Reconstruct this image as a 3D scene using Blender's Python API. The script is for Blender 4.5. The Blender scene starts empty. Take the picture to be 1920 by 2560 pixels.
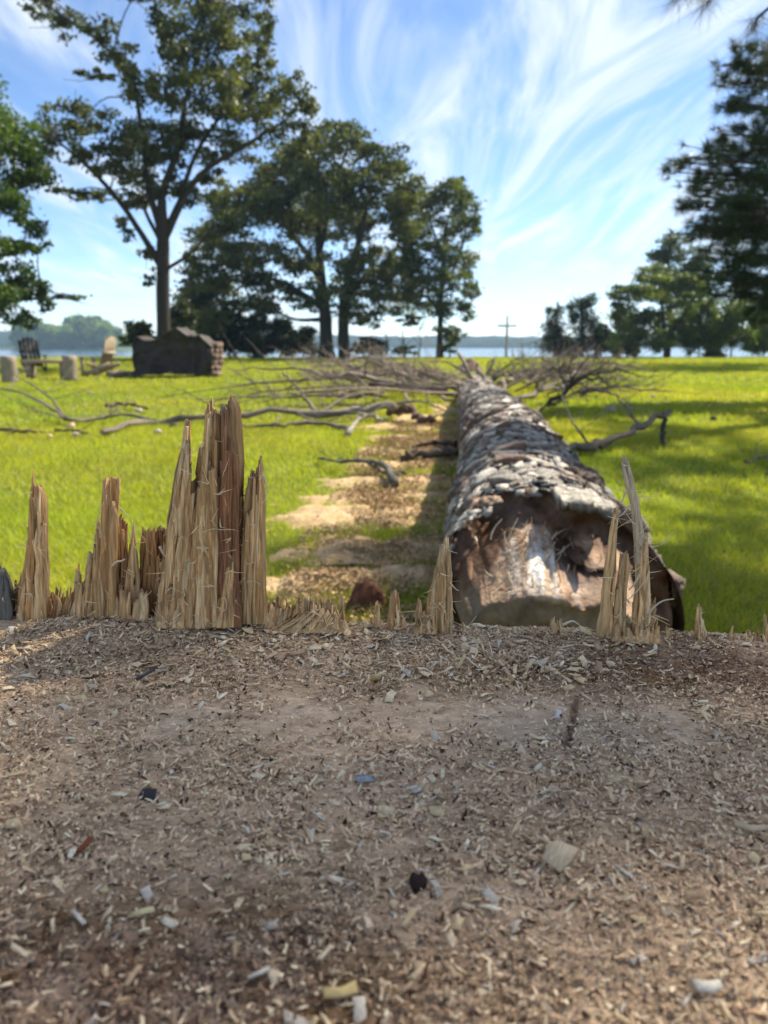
import bpy, math
import numpy as np
from mathutils import Vector
R = math.radians
rng = np.random.default_rng(11)
sc = bpy.context.scene
col = sc.collection

# ------------------------------------------------------------------ camera
EYE = 1.0; PITCH = R(13.4); FPX = 1776.0
cam = bpy.data.cameras.new('camera'); camo = bpy.data.objects.new('camera', cam); col.objects.link(camo)
camo.location = (0, 0, EYE); camo.rotation_euler = (math.pi/2 - PITCH, 0, 0)
cam.sensor_fit = 'VERTICAL'; cam.sensor_height = 34.6; cam.lens = 24.0
cam.clip_start = 0.02; cam.clip_end = 6000
cam.dof.use_dof = True; cam.dof.focus_distance = 0.54; cam.dof.aperture_fstop = 8.8
sc.camera = camo
# ------------------------------------------------------------------ light
SUN_AZ, SUN_EL = R(52), R(47)          # azimuth to the right of straight ahead
SD = np.array([math.sin(SUN_AZ)*math.cos(SUN_EL), math.cos(SUN_AZ)*math.cos(SUN_EL), math.sin(SUN_EL)])
sun = bpy.data.lights.new('sun', 'SUN'); sun.energy = 4.7; sun.angle = R(0.55); sun.color = (1, .91, .74)
suno = bpy.data.objects.new('sun', sun); col.objects.link(suno)
suno.rotation_euler = Vector(SD).to_track_quat('Z', 'Y').to_euler(); suno.location = (30, 20, 60)
w = bpy.data.worlds.new('World'); sc.world = w; w.use_nodes = True
def world():
    nt = w.node_tree; N = nt.nodes; L = nt.links; N.clear()
    out = N.new('ShaderNodeOutputWorld'); bg = N.new('ShaderNodeBackground'); bg.inputs['Strength'].default_value = 0.087
    sky = N.new('ShaderNodeTexSky'); sky.sky_type = 'NISHITA'; sky.sun_disc = False
    sky.sun_elevation = SUN_EL; sky.sun_rotation = SUN_AZ; sky.air_density = 1.0; sky.dust_density = 0.0; sky.altitude = 2600; sky.ozone_density = 3.0
    tc = N.new('ShaderNodeTexCoord'); sep = N.new('ShaderNodeSeparateXYZ'); L.new(tc.outputs['Generated'], sep.inputs[0])
    def math_(op, a, b=None, c=None):
        n = N.new('ShaderNodeMath'); n.operation = op
        for i, v in enumerate((a, b, c)):
            if v is None: continue
            if isinstance(v, (int, float)): n.inputs[i].default_value = v
            else: L.new(v, n.inputs[i])
        return n.outputs[0]
    zc = math_('ADD', math_('MAXIMUM', sep.outputs[2], 0.0), 0.10)
    px = math_('DIVIDE', sep.outputs[0], zc); py = math_('DIVIDE', sep.outputs[1], zc)
    def layer(sx, sy, ox, oy, rot, scale, detail, dist, lo, hi):
        c = N.new('ShaderNodeCombineXYZ'); L.new(px, c.inputs[0]); L.new(py, c.inputs[1])
        m = N.new('ShaderNodeMapping'); m.inputs['Rotation'].default_value = (0, 0, R(rot)); m.inputs['Scale'].default_value = (sx, sy, 1); m.inputs['Location'].default_value = (ox, oy, 0)
        m.vector_type = 'POINT'; L.new(c.outputs[0], m.inputs[0])
        n = N.new('ShaderNodeTexNoise'); n.inputs['Scale'].default_value = scale; n.inputs['Detail'].default_value = detail
        n.inputs['Roughness'].default_value = .58; n.inputs['Distortion'].default_value = dist; L.new(m.outputs[0], n.inputs['Vector'])
        r = N.new('ShaderNodeMapRange'); r.interpolation_type = 'SMOOTHSTEP'; r.inputs['From Min'].default_value = lo; r.inputs['From Max'].default_value = hi
        L.new(n.outputs['Fac'], r.inputs['Value']); return r.outputs[0]
    streak = layer(1.0, .26, 19.2, 8.7, -10, 2.6, 9, 1.5, .36, .70)
    broad = layer(.8, .4, 27.3, 1.4, 6, .9, 4, .8, .33, .56)
    veil = layer(1.0, .5, 1.3, 9.1, 0, .5, 3, .3, .30, .75)
    f = math_('MULTIPLY', streak, math_('MULTIPLY_ADD', broad, .8, .12))
    f = math_('MULTIPLY_ADD', math_('MULTIPLY', broad, veil), .14, f)
    f = math_('MINIMUM', f, .92)
    mix = N.new('ShaderNodeMix'); mix.data_type = 'RGBA'; L.new(f, mix.inputs['Factor'])
    boost = N.new('ShaderNodeHueSaturation'); boost.inputs['Saturation'].default_value = 1.05; L.new(sky.outputs[0], boost.inputs['Color'])
    L.new(boost.outputs[0], mix.inputs['A']); mix.inputs['B'].default_value = (4.8, 5.2, 5.5, 1)
    L.new(mix.outputs['Result'], bg.inputs['Color']); L.new(bg.outputs[0], out.inputs['Surface'])
world()
vs = sc.view_settings; vs.view_transform = 'Standard'; vs.look = 'None'; vs.gamma = 1; vs.use_curve_mapping = False; vs.exposure = 1.3
sc.render.engine = 'CYCLES'

# ------------------------------------------------------------------ projection helpers (coordinates measured on a 1659-wide print)
K = 1920/1659.0
def ray(px, py):
    u = (px*K - 960)/FPX; v = (1280 - py*K)/FPX
    return np.array([u, math.cos(PITCH) + v*math.sin(PITCH), -math.sin(PITCH) + v*math.cos(PITCH)])
def at(px, py, Y):
    d = ray(px, py); t = Y/d[1]; return np.array([0, 0, EYE]) + d*t
def onz(px, py, z):
    d = ray(px, py); t = (z-EYE)/d[2]; return np.array([0, 0, EYE]) + d*t
def gnd(px, py): return onz(px, py, 0.0)

# ------------------------------------------------------------------ mesh helpers
def make_mesh(name, V, Fs, cols=None, smooth=False):
    V = np.asarray(V, dtype=np.float32).reshape(-1, 3)
    if not isinstance(Fs, (list, tuple)): Fs = [Fs]
    Fs = [np.asarray(F, dtype=np.int32) for F in Fs if len(F)]
    me = bpy.data.meshes.new(name); me.vertices.add(len(V)); me.vertices.foreach_set('co', V.ravel())
    nl = sum(F.size for F in Fs); npoly = sum(len(F) for F in Fs)
    me.loops.add(nl); me.polygons.add(npoly)
    me.loops.foreach_set('vertex_index', np.concatenate([F.ravel() for F in Fs]))
    tot = np.concatenate([np.full(len(F), F.shape[1], np.int32) for F in Fs])
    st = np.concatenate([[0], np.cumsum(tot)[:-1]]).astype(np.int32)
    me.polygons.foreach_set('loop_start', st)
    try: me.polygons.foreach_set('loop_total', tot)
    except Exception: pass
    if smooth: me.polygons.foreach_set('use_smooth', np.ones(npoly, bool))
    if cols is not None:
        c = np.ones((len(V), 4), np.float32); c[:, :3] = np.asarray(cols, np.float32).reshape(-1, 3)
        a = me.color_attributes.new('col', 'FLOAT_COLOR', 'POINT'); a.data.foreach_set('color', c.ravel())
    me.update(calc_edges=True); me.validate(); return me
def obj(name, me, mat=None, parent=None, label=None, cat=None, group=None, kind=None, loc=None):
    o = bpy.data.objects.new(name, me); col.objects.link(o)
    if mat is not None and me is not None and not me.materials: me.materials.append(mat)
    if parent is not None: o.parent = parent
    if label: o['label'] = label
    if cat: o['category'] = cat
    if group: o['group'] = group
    if kind: o['kind'] = kind
    if loc is not None: o.location = loc
    return o
class MB:
    def __init__(s): s.V = []; s.F = {}; s.C = []; s.n = 0
    def add(s, V, F, c=None):
        V = np.asarray(V, float).reshape(-1, 3); F = np.asarray(F, int)
        s.F.setdefault(F.shape[1], []).append(F + s.n); s.V.append(V)
        if c is None: c = (1, 1, 1)
        c = np.asarray(c, float); s.C.append(np.broadcast_to(c, V.shape) if c.ndim == 1 else c); s.n += len(V)
    def add2(s, V, Fl, c=None):
        n0 = s.n; s.add(V, Fl[0], c)
        for F in Fl[1:]:
          if len(F): s.F.setdefault(np.asarray(F).shape[1], []).append(np.asarray(F, int) + n0)
    def mesh(s, name, smooth=False):
        return make_mesh(name, np.concatenate(s.V), [np.concatenate(f) for f in s.F.values()], np.concatenate(s.C), smooth)
    def build(s, name, mat, parent=None, smooth=False, **k): return obj(name, s.mesh(name, smooth), mat, parent, **k)
BOXF = np.array([[0,3,2,1],[4,5,6,7],[0,1,5,4],[1,2,6,5],[2,3,7,6],[3,0,4,7]])
def box(c, sx, sy, sz, rz=0, tilt=None):
    P = np.array([[x, y, z] for z in (-.5, .5) for x, y in ((-.5,-.5),(.5,-.5),(.5,.5),(-.5,.5))])*[sx, sy, sz]
    if tilt is not None: P = P @ tilt.T
    ca, sa = math.cos(rz), math.sin(rz)
    P = P @ np.array([[ca, sa, 0], [-sa, ca, 0], [0, 0, 1]])
    return P + np.asarray(c), BOXF
def rotm(axis, a):
    x, y, z = np.asarray(axis)/np.linalg.norm(axis); c, s = math.cos(a), math.sin(a); C = 1-c
    return np.array([[c+x*x*C, x*y*C-z*s, x*z*C+y*s],[y*x*C+z*s, c+y*y*C, y*z*C-x*s],[z*x*C-y*s, z*y*C+x*s, c+z*z*C]])
def spline(pts, n):
    P = np.asarray(pts, float); m = len(P)
    if m < 3: t = np.linspace(0, 1, n)[:, None]; return P[0]*(1-t) + P[-1]*t
    Q = np.vstack([2*P[0]-P[1], P, 2*P[-1]-P[-2]]); out = []
    for t in np.linspace(0, m-1-1e-6, n):
        i = int(t); u = t-i; a, b, c, d = Q[i], Q[i+1], Q[i+2], Q[i+3]
        out.append(.5*((2*b) + (c-a)*u + (2*a-5*b+4*c-d)*u*u + (3*b-a-3*c+d)*u**3))
    return np.array(out)
def tube(path, rad, seg=6, rough=0.0, g=None):
    P = np.asarray(path, float); n = len(P); rad = np.broadcast_to(np.asarray(rad, float), (n,))
    T = np.gradient(P, axis=0); T /= np.linalg.norm(T, axis=1)[:, None] + 1e-9
    up = np.array([0, 0, 1.0]) if abs(T[:, 2]).mean() < .8 else np.array([1.0, 0, 0])
    A = np.cross(T, up); A /= np.linalg.norm(A, axis=1)[:, None] + 1e-9; B = np.cross(T, A)
    th = np.linspace(0, 2*math.pi, seg, endpoint=False)
    rr = rad[:, None]*np.ones(seg)
    if rough: rr = rr*(1 + rough*(g or rng).normal(size=rr.shape))
    V = P[:, None] + rr[..., None]*(np.cos(th)[None, :, None]*A[:, None] + np.sin(th)[None, :, None]*B[:, None])
    V = V.reshape(-1, 3); i = np.arange(n-1)[:, None]*seg; j = np.arange(seg)[None]; k = (j+1) % seg
    F = np.stack([i+j, i+k, i+seg+k, i+seg+j], -1).reshape(-1, 4)
    V = np.vstack([V, P[:1], P[-1:]]); c0, c1 = n*seg, n*seg+1; j = np.arange(seg); k = (j+1) % seg
    T3 = np.vstack([np.stack([np.full(seg, c0), k, j], -1), np.stack([np.full(seg, c1), (n-1)*seg+j, (n-1)*seg+k], -1)])
    return V, [F, T3]
# cheap value noise
_G = np.random.default_rng(5).random((64, 64, 64)).astype(np.float32)
def vnoise(x, y, z=0.0):
    x, y, z = np.broadcast_arrays(np.asarray(x, float), np.asarray(y, float), np.asarray(z, float))
    xi, yi, zi = np.floor(x).astype(int), np.floor(y).astype(int), np.floor(z).astype(int)
    fx, fy, fz = x-xi, y-yi, z-zi; fx = fx*fx*(3-2*fx); fy = fy*fy*(3-2*fy); fz = fz*fz*(3-2*fz)
    def g(a, b, c): return _G[(xi+a) & 63, (yi+b) & 63, (zi+c) & 63]
    x0 = (g(0,0,0)*(1-fx)+g(1,0,0)*fx)*(1-fy) + (g(0,1,0)*(1-fx)+g(1,1,0)*fx)*fy
    x1 = (g(0,0,1)*(1-fx)+g(1,0,1)*fx)*(1-fy) + (g(0,1,1)*(1-fx)+g(1,1,1)*fx)*fy
    return (x0*(1-fz)+x1*fz)*2-1
def fbm(x, y, z=0.0, o=4):
    s = 0; a = 1.0
    for k in range(o): s = s + a*vnoise(np.asarray(x)*2**k+k*7.3, np.asarray(y)*2**k+k*3.1, np.asarray(z)*2**k); a *= .5
    return s/1.6

# ------------------------------------------------------------------ materials
def mat(name, base=(1,1,1), rough=.8, attr=True, var=.25, nscale=20., stretch=(1,1,1), bump=0., bscale=None, transl=0., spec=.3, tcol=None, detail=5.):
    m = bpy.data.materials.new(name); m.use_nodes = True; nt = m.node_tree; N = nt.nodes; L = nt.links
    b = N['Principled BSDF']; b.inputs['Roughness'].default_value = rough; b.inputs['Specular IOR Level'].default_value = spec
    tc = N.new('ShaderNodeTexCoord'); mp = N.new('ShaderNodeMapping'); mp.inputs['Scale'].default_value = stretch; L.new(tc.outputs['Object'], mp.inputs[0])
    no = N.new('ShaderNodeTexNoise'); no.inputs['Scale'].default_value = nscale; no.inputs['Detail'].default_value = detail; no.inputs['Roughness'].default_value = .65; L.new(mp.outputs[0], no.inputs['Vector'])
    mr = N.new('ShaderNodeMapRange'); mr.inputs['From Min'].default_value = .25; mr.inputs['From Max'].default_value = .75
    mr.inputs['To Min'].default_value = 1-var; mr.inputs['To Max'].default_value = 1+var; L.new(no.outputs['Fac'], mr.inputs['Value'])
    mul = N.new('ShaderNodeVectorMath'); mul.operation = 'MULTIPLY'; L.new(mr.outputs[0], mul.inputs[1])
    if attr:
        at_ = N.new('ShaderNodeAttribute'); at_.attribute_name = 'col'
        m2 = N.new('ShaderNodeVectorMath'); m2.operation = 'MULTIPLY'; L.new(at_.outputs['Color'], m2.inputs[0]); m2.inputs[1].default_value = base; L.new(m2.outputs[0], mul.inputs[0])
    else: mul.inputs[0].default_value = base
    L.new(mul.outputs[0], b.inputs['Base Color'])
    if bump:
        bp = N.new('ShaderNodeBump'); bp.inputs['Strength'].default_value = 1.0; bp.inputs['Distance'].default_value = bump
        nb = no
        if bscale:
            nb = N.new('ShaderNodeTexNoise'); nb.inputs['Scale'].default_value = bscale; nb.inputs['Detail'].default_value = 6; L.new(mp.outputs[0], nb.inputs['Vector'])
        L.new(nb.outputs['Fac'], bp.inputs['Height']); L.new(bp.outputs[0], b.inputs['Normal'])
    if transl:
        out = N['Material Output']; tr = N.new('ShaderNodeBsdfTranslucent'); mx = N.new('ShaderNodeMixShader'); mx.inputs[0].default_value = transl
        t2 = N.new('ShaderNodeVectorMath'); t2.operation = 'MULTIPLY'; L.new(mul.outputs[0], t2.inputs[0]); t2.inputs[1].default_value = tcol or (1.3, 1.4, .6)
        L.new(t2.outputs[0], tr.inputs['Color']); L.new(b.outputs[0], mx.inputs[1]); L.new(tr.outputs[0], mx.inputs[2]); L.new(mx.outputs[0], out.inputs['Surface'])
    return m
M = {
 'soil': mat('lawn_soil', attr=True, var=.35, nscale=3., bump=.01, bscale=60., rough=.95, spec=.1),
 'grass': mat('grass_blade', var=.28, nscale=.9, transl=.45, rough=.55, tcol=(1.5, 1.5, .45)),
 'leaf': mat('leaf', var=.25, nscale=1.2, transl=.38, rough=.5, spec=.3, tcol=(1.5, 1.6, .5)),
 'needle': mat('pine_needle', var=.2, nscale=2., transl=.15, rough=.45),
 'bark': mat('bark', var=.4, nscale=14., bump=.012, bscale=30., rough=.9, spec=.15),
 'greybark': mat('weathered_grey_bark', attr=False, base=(.13, .12, .105), var=.5, nscale=90., stretch=(1, 1, .2), bump=.004, rough=.9, spec=.15),
 'plate': mat('bark_plate', var=.6, nscale=38., bump=.014, bscale=70., rough=.85, spec=.2),
 'wood': mat('splintered_wood', var=.55, nscale=520., stretch=(1, 1, .035), bump=.0016, rough=.7, transl=.06, tcol=(1.2, .9, .5)),
 'hair': mat('wood_fibre', var=.1, nscale=30., rough=.6, transl=.3, tcol=(1.1, 1, .8)),
 'chip': mat('wood_chip', var=.22, nscale=500., stretch=(1, .25, 1), bump=.0004, rough=.85, spec=.12, transl=.06, tcol=(1.1, .9, .6)),
 'bigchip': mat('big_wood_chip', var=.4, nscale=7., stretch=(.35, 3., 1), bump=.0005, rough=.85, spec=.12, transl=.06, tcol=(1.1, .9, .6), detail=7),
 'stump': mat('stump_top', var=.38, nscale=170., stretch=(.35, 1, 1), bump=.0022, bscale=420., rough=.9, spec=.12, detail=8),
 'dust': mat('sawdust', var=.25, nscale=60., bump=.01, bscale=120., rough=.95, spec=.1),
 'butt': mat('torn_butt_wood', var=.45, nscale=26., stretch=(1, 1, .5), bump=.01, bscale=60., rough=.85, spec=.2),
 'oldwood': mat('weathered_wood', var=.3, nscale=30., stretch=(1, 1, .2), bump=.004, rough=.8),
 'tarp': mat('tarp', attr=False, base=(.022, .016, .012), var=.7, nscale=4., rough=.6, spec=.35, bump=.01, bscale=20.),
 'hill': mat('wooded_hill', var=.5, nscale=.06, rough=.95, spec=.05),
}
def water_mat():
    m = mat('lake_water', attr=False, base=(.03, .06, .09), var=.15, nscale=.02, rough=.12, spec=.5)
    N = m.node_tree.nodes; L = m.node_tree.links
    wn = N.new('ShaderNodeTexNoise'); wn.inputs['Scale'].default_value = .35; wn.inputs['Detail'].default_value = 5
    tc = N.new('ShaderNodeTexCoord'); L.new(tc.outputs['Object'], wn.inputs['Vector'])
    bp = N.new('ShaderNodeBump'); bp.inputs['Distance'].default_value = .5; bp.inputs['Strength'].default_value = .8
    L.new(wn.outputs['Fac'], bp.inputs['Height']); L.new(bp.outputs[0], N['Principled BSDF'].inputs['Normal']); return m
M['water'] = water_mat()

# ------------------------------------------------------------------ ground, lake, hills
SHORE = 51.0
def gz(x, y):
    x = np.asarray(x, float); y = np.asarray(y, float)
    edge = SHORE + 1.8*vnoise(x*.08, 3.3)
    und = .05*fbm(x*.12, y*.12, 2.2, 3)*np.clip((y-14)/10, 0, 1) + .02*fbm(x*.7, y*.7, 1.1, 2)*np.clip((y-2)/2, 0, 1)
    t = np.clip((y-edge)/14, 0, 1); return und - 6.0*t*t*(3-2*t)
def ground():
    ys = np.concatenate([np.arange(-60, -4, 4), np.arange(-4, 12, .25), np.arange(12, 48, 1.), np.arange(48, 72, 1.), np.arange(75, 140, 8), [200, 400, 800, 1150]])
    xs = np.concatenate([-np.array([1250, 800, 400, 200, 120]), np.arange(-80, -12, 3), np.arange(-12, 12, .3), np.arange(12, 81, 3), [120, 200, 400, 800, 1250]])
    X, Y = np.meshgrid(xs, ys); Z = gz(X, Y); nx, ny = len(xs), len(ys)
    i = (np.arange(ny-1)[:, None]*nx + np.arange(nx-1)[None]).ravel()
    F = np.stack([i, i+1, i+nx+1, i+nx], -1)
    n = fbm(X*.5, Y*.5, 0, 3)[..., None]; c = np.array([.13, .15, .025]) + n*np.array([.03, .02, .006])
    obj('ground', make_mesh('ground', np.stack([X, Y, Z], -1), F, c, True), M['soil'], kind='structure')
    Vw = [[-1240, 58, -4], [1240, 58, -4], [1240, 1140, -4], [-1240, 1140, -4]]
    obj('lake', make_mesh('lake', Vw, np.array([[0, 1, 2, 3]])), M['water'], kind='structure')
    xs = np.arange(-1100, 1101, 5.); ys = np.arange(0, 300, 7.); X, Y = np.meshgrid(xs, ys)
    prof = 13 + 7*vnoise(X/260.+4.2, 1.5) + 3*vnoise(X/70., 8.)
    Z = -4.6 + prof*np.clip(np.sqrt(Y/120.), 0, 1.15) + 2.6*fbm(X/14., Y/14., 0, 3) - np.where(Y < 5, 2.5, 0)
    nx, ny = len(xs), len(ys); i = (np.arange(ny-1)[:, None]*nx + np.arange(nx-1)[None]).ravel()
    c = np.array([.016, .032, .026]) + fbm(X/11., Y/11., 5, 3)[..., None]*np.array([.014, .02, .008])
    obj('hills', make_mesh('hills', np.stack([X, Y+760, Z], -1), np.stack([i, i+1, i+nx+1, i+nx], -1), np.clip(c, .008, 1)), M['hill'], kind='structure')
    # low green far bank, left
    xs = np.arange(-520, -150, 6.); ys = np.arange(0, 90, 6.); X, Y = np.meshgrid(xs, ys)
    Z = -4.5 + 1.6*np.clip(Y/14, 0, 1)*np.clip((-150-X)/30, 0, 1) + .3*fbm(X/9, Y/9)
    nx, ny = len(xs), len(ys); i = (np.arange(ny-1)[:, None]*nx + np.arange(nx-1)[None]).ravel()
    obj('far_bank', make_mesh('far_bank', np.stack([X, Y+545, Z], -1), np.stack([i, i+1, i+nx+1, i+nx], -1), np.full((X.size, 3), (.12, .16, .04))), M['hill'], kind='structure')
ground()

# ------------------------------------------------------------------ fallen log frame
LA = R(6.3); LD = np.array([math.sin(LA), math.cos(LA), 0]); LR = np.array([math.cos(LA), -math.sin(LA), 0]); L0 = np.array([.475, 1.87, 0])
def lrad(s): return np.interp(s, [-.4, 0, .5, 2, 5, 10, 14, 18.5], [.31, .295, .285, .282, .275, .24, .165, .04])
def lcen(s):
    s = np.asarray(s, float); wob = .05*np.sin(s*.55)*np.clip(s/3, 0, 1)
    return L0 + s[..., None]*LD + wob[..., None]*LR + (lrad(s)*.97)[..., None]*np.array([0, 0, 1.])

# ------------------------------------------------------------------ sawdust ridges across the path left of the log
RIDGES = [  # (x0, x1, y, half-depth m, height) on the print
 (560, 985, 1256, .11, .050), (600, 990, 1192, .13, .050), (610, 985, 1118, .17, .045), (655, 985, 1078, .12, .035),
 (700, 985, 1043, .13, .035), (735, 985, 1008, .15, .03), (770, 985, 975, .16, .03), (790, 985, 948, .2, .03), (775, 985, 926, .25, .03), (850, 985, 905, .3, .03), (930, 985, 882, .5, .03)]
RW = []
for (x0, x1, y, hd, hh) in RIDGES:
    a = gnd(x0, y); b = gnd(x1, y); RW.append((a, b, hd, hh))
def ridge_h(x, y, i):
    a, b, hd, hh = RW[i]; cx = (a[0]+b[0])/2; hw = (b[0]-a[0])/2; cy = a[1]
    u = (x-cx)/hw; sc_ = hd*1.0
    v = (y-cy-.45*sc_*fbm(x*2.6, i*3.7, 0, 3)-.05*u)/(hd*1.5*(1+.55*fbm(x*3.1, 9+i*2.3, 0, 3)))
    u = u + .22*fbm(y*7, x*3, i, 3); base = 1 - np.abs(u)**5 - np.abs(v)**1.6
    return hh*.8*np.clip(base, -.6, 1) + .75*hh*fbm(x*6, y*8, i, 4) + .3*hh*fbm(x*23, y*27, i+3, 3) + .005*fbm(x*60, y*60, i, 2)
def ridge_any(x, y):
    x = np.asarray(x, float); y = np.asarray(y, float); r = np.full(x.shape, -1.0)
    for i, (a, b, hd, hh) in enumerate(RW):
        k = (np.abs(y-a[1]) < hd*3.2) & (x > a[0]-.5) & (x < b[0]+.5)
        if k.any(): r[k] = np.maximum(r[k], ridge_h(x[k], y[k], i))
    return r
def ridges():
    names = ['nearest sawdust ridge on the lawn, just beyond the splintered stump', 'second sawdust ridge from the stump, beside the log', 'broad sunlit sawdust ridge, third from the stump',
      'fourth sawdust ridge from the stump', 'sawdust ridge just nearer than the forked stick on the grass', 'sawdust ridge level with the forked stick on the grass', 'narrow sawdust ridge just beyond the forked stick',
      'thin far sawdust ridge before the long fallen branch', 'sawdust strip right in front of the pale crooked branch', 'sawdust strip under the end of the long fallen branch', 'farthest sawdust strip, squeezed between log and brush pile']
    for i, (a, b, hd, hh) in enumerate(RW):
        st = .012 if a[1] < 4 else .02
        xs = np.arange(a[0]-.12, b[0]+.1, st); ys = np.arange(a[1]-hd*1.9, a[1]+hd*1.9, st); X, Y = np.meshgrid(xs, ys); H = ridge_h(X, Y, i)
        Z = gz(X, Y) + np.maximum(H, -.03) + .004; nx, ny = len(xs), len(ys)
        q = (np.arange(ny-1)[:, None]*nx + np.arange(nx-1)[None]).ravel(); F = np.stack([q, q+1, q+nx+1, q+nx], -1)
        keep = (H.ravel()[F].max(1) > -.012); F = F[keep]; ids = np.unique(F); mp = np.zeros(nx*ny, int); mp[ids] = np.arange(len(ids))
        n = fbm(X*14, Y*14, 3, 3)[..., None]; c = np.array([.46, .325, .185]) + n*np.array([.13, .10, .07])
        V = np.stack([X, Y, Z], -1).reshape(-1, 3)[ids]; C = c.reshape(-1, 3)[ids]
        obj('sawdust_ridge', make_mesh('sawdust_ridge', V, mp[F], C, True), M['dust'], label=names[i], cat='sawdust', group='sawdust ridges beside the log')
ridges()
def scatter():
    g = np.random.default_rng(17); n = 330000; y = g.uniform(1.9, 9, n)**1.0; a = RW[0][0]; x = g.uniform(-.75, .9, n)
    lx = np.interp(y, [1.9, 2.4, 3.2, 4.5, 6, 9], [-.62, -.6, -.5, -.38, -.3, .1]); rx = L0[0] + .11*(y-L0[1]) - .2
    den = np.clip(.22 + 1.0*fbm(x*4, y*6, 9, 4), .02, 1)*np.clip((x-lx)/.25, 0, 1); k = (x < rx) & (g.random(n) < den); x, y = x[k], y[k]; n = len(x)
    ra = ridge_any(x, y); z = gz(x, y) + np.maximum(ra, 0) + g.uniform(.012, .050, n)*np.where(ra > 0, .3, 1); P = np.stack([x, y, z], -1)
    V, F = quads_at(P, .017*(.6+.12*y), g, .6); c = np.array([.50, .355, .20])*g.uniform(.6, 1.25, (n, 1))
    obj('sawdust_scatter', make_mesh('sawdust_scatter', V, F, np.repeat(c, 4, 0)), M['dust'], label='loose sawdust and shavings sprinkled on the grass between the ridges', cat='sawdust', kind='stuff')

# ------------------------------------------------------------------ grass (stuff)
def grass():
    g = np.random.default_rng(3); P = []; W = []; Hh = []
    for (y0, y1, dens, wd, ht) in [(1.3, 4.5, 7500, .0042, .050), (4.5, 9, 2600, .008, .055), (9, 18, 620, .017, .065), (18, 34, 150, .035, .075), (34, 52.5, 60, .06, .09)]:
        xm = y1*.62+1.6; n = int((y1-y0)*2*xm*dens); x = g.uniform(-xm, xm, n); y = g.uniform(y0, y1, n)
        k = np.abs(x) < y*.62+1.6; x, y = x[k], y[k]
        cl = fbm(x*1.3, y*1.3, 4, 3); k = g.random(len(x)) < np.clip(.8+.5*cl, .25, 1); x, y = x[k], y[k]
        rh = ridge_any(x, y); k = (rh < .004+.012*vnoise(x*30, y*30)) | (g.random(len(x)) < .2); x, y = x[k], y[k]
        P.append(np.stack([x, y, gz(x, y)], -1)); W.append(np.full(len(x), wd)); Hh.append(np.full(len(x), ht))
    P = np.concatenate(P); W = np.concatenate(W); Hh = np.concatenate(Hh); n = len(P)
    sd = (P - L0) @ LD; k = np.abs((P-L0) @ LR) > .2; k |= (sd < 0); k &= ~((np.hypot(P[:, 0]-.05, P[:, 1]-.3) < .5)); P, W, Hh = P[k], W[k], Hh[k]; n = len(P)
    a = g.uniform(0, 2*math.pi, n); ln = g.uniform(.2, 1.1, n); ba = g.uniform(0, 2*math.pi, n)
    h = Hh*g.uniform(.45, 1.15, n)*(1+.3*fbm(P[:, 0]*2, P[:, 1]*2, 1, 2)); d = np.stack([np.cos(a), np.sin(a), 0*a], -1)*(W/2*g.uniform(.7, 1.3, n))[:, None]
    tip = P + np.stack([np.cos(ba)*h*ln, np.sin(ba)*h*ln, h], -1)
    V = np.stack([P-d, P+d, tip], 1).reshape(-1, 3); F = np.arange(3*n).reshape(-1, 3)
    v = fbm(P[:, 0]*.5, P[:, 1]*.5, 7, 3)[:, None]; r = g.random((n, 1))
    c = np.array([.30, .335, .034])*(.7+.55*r) + v*np.array([.09, .03, .012])
    dry = g.random(n) < np.clip(.07+.22*fbm(P[:, 0]*.9, P[:, 1]*.9, 21, 3), .02, .4); c[dry] = [.34, .29, .12]
    obj('grass', make_mesh('grass', V, F, np.repeat(np.clip(c, .01, 1), 3, 0)), M['grass'], label='short bright green lawn grass around the fallen log', cat='grass', kind='stuff')
    print('grass', n)
grass()

# ------------------------------------------------------------------ foliage helpers
def quads_at(P, size, g, aspect=.55, flat=0.0):
    n = len(P); a = g.normal(size=(n, 3)); a[:, 2] *= (1-flat); a /= np.linalg.norm(a, axis=1)[:, None]
    b = np.cross(a, g.normal(size=(n, 3))); b /= np.linalg.norm(b, axis=1)[:, None] + 1e-9
    s = (size*g.uniform(.6, 1.3, n))[:, None]; a = a*s*.5; b = b*s*.5*aspect
    V = np.stack([P-a, P+b-.2*a, P+a, P-b-.2*a], 1).reshape(-1, 3); return V, np.arange(4*n).reshape(-1, 4)
scatter()
def leaf_blobs(B, g, dens, size, c0, c1, clump=.34):
    """B: array (cx,cy,cz,rx,ry,rz); leaves in sub-clumps"""
    Ps = []; Cs = []
    for (cx, cy, cz, rx, ry, rz) in B:
        vol = (rx*ry*rz)**(2/3.); nsub = int(np.clip(14*vol**.5, 7, 40)); nl = max(10, int(2.7*dens*vol/nsub))
        u = g.normal(size=(nsub, 3)); u /= np.linalg.norm(u, axis=1)[:, None]; u *= (g.random((nsub, 1))**.45)*.92
        cen = np.array([cx, cy, cz]) + u*[rx, ry, rz]
        for ccc in cen:
            q = g.normal(size=(nl, 3))*np.array([rx, ry, rz*.7])*clump*.55
            Ps.append(ccc+q); t = g.random()
            Cs.append(np.clip((np.array(c0)*(1-t)+np.array(c1)*t)*g.uniform(.7, 1.25, (nl, 1)), 0, 1))
    P = np.concatenate(Ps); V, F = quads_at(P, size, g); return V, F, np.repeat(np.concatenate(Cs), 4, 0)
def px_blobs(blobs, Y, depth, g):
    out = []
    for b in blobs:
        x, y, rx, ry = b[:4]; off = b[4] if len(b) > 4 else g.uniform(-1, 1)*depth
        p = at(x, y, Y+off); s = K*(Y+off)/FPX; out.append((p[0], p[1], p[2], rx*s, .5*(rx+ry)*s, ry*s))
    return np.array(out)
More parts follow.
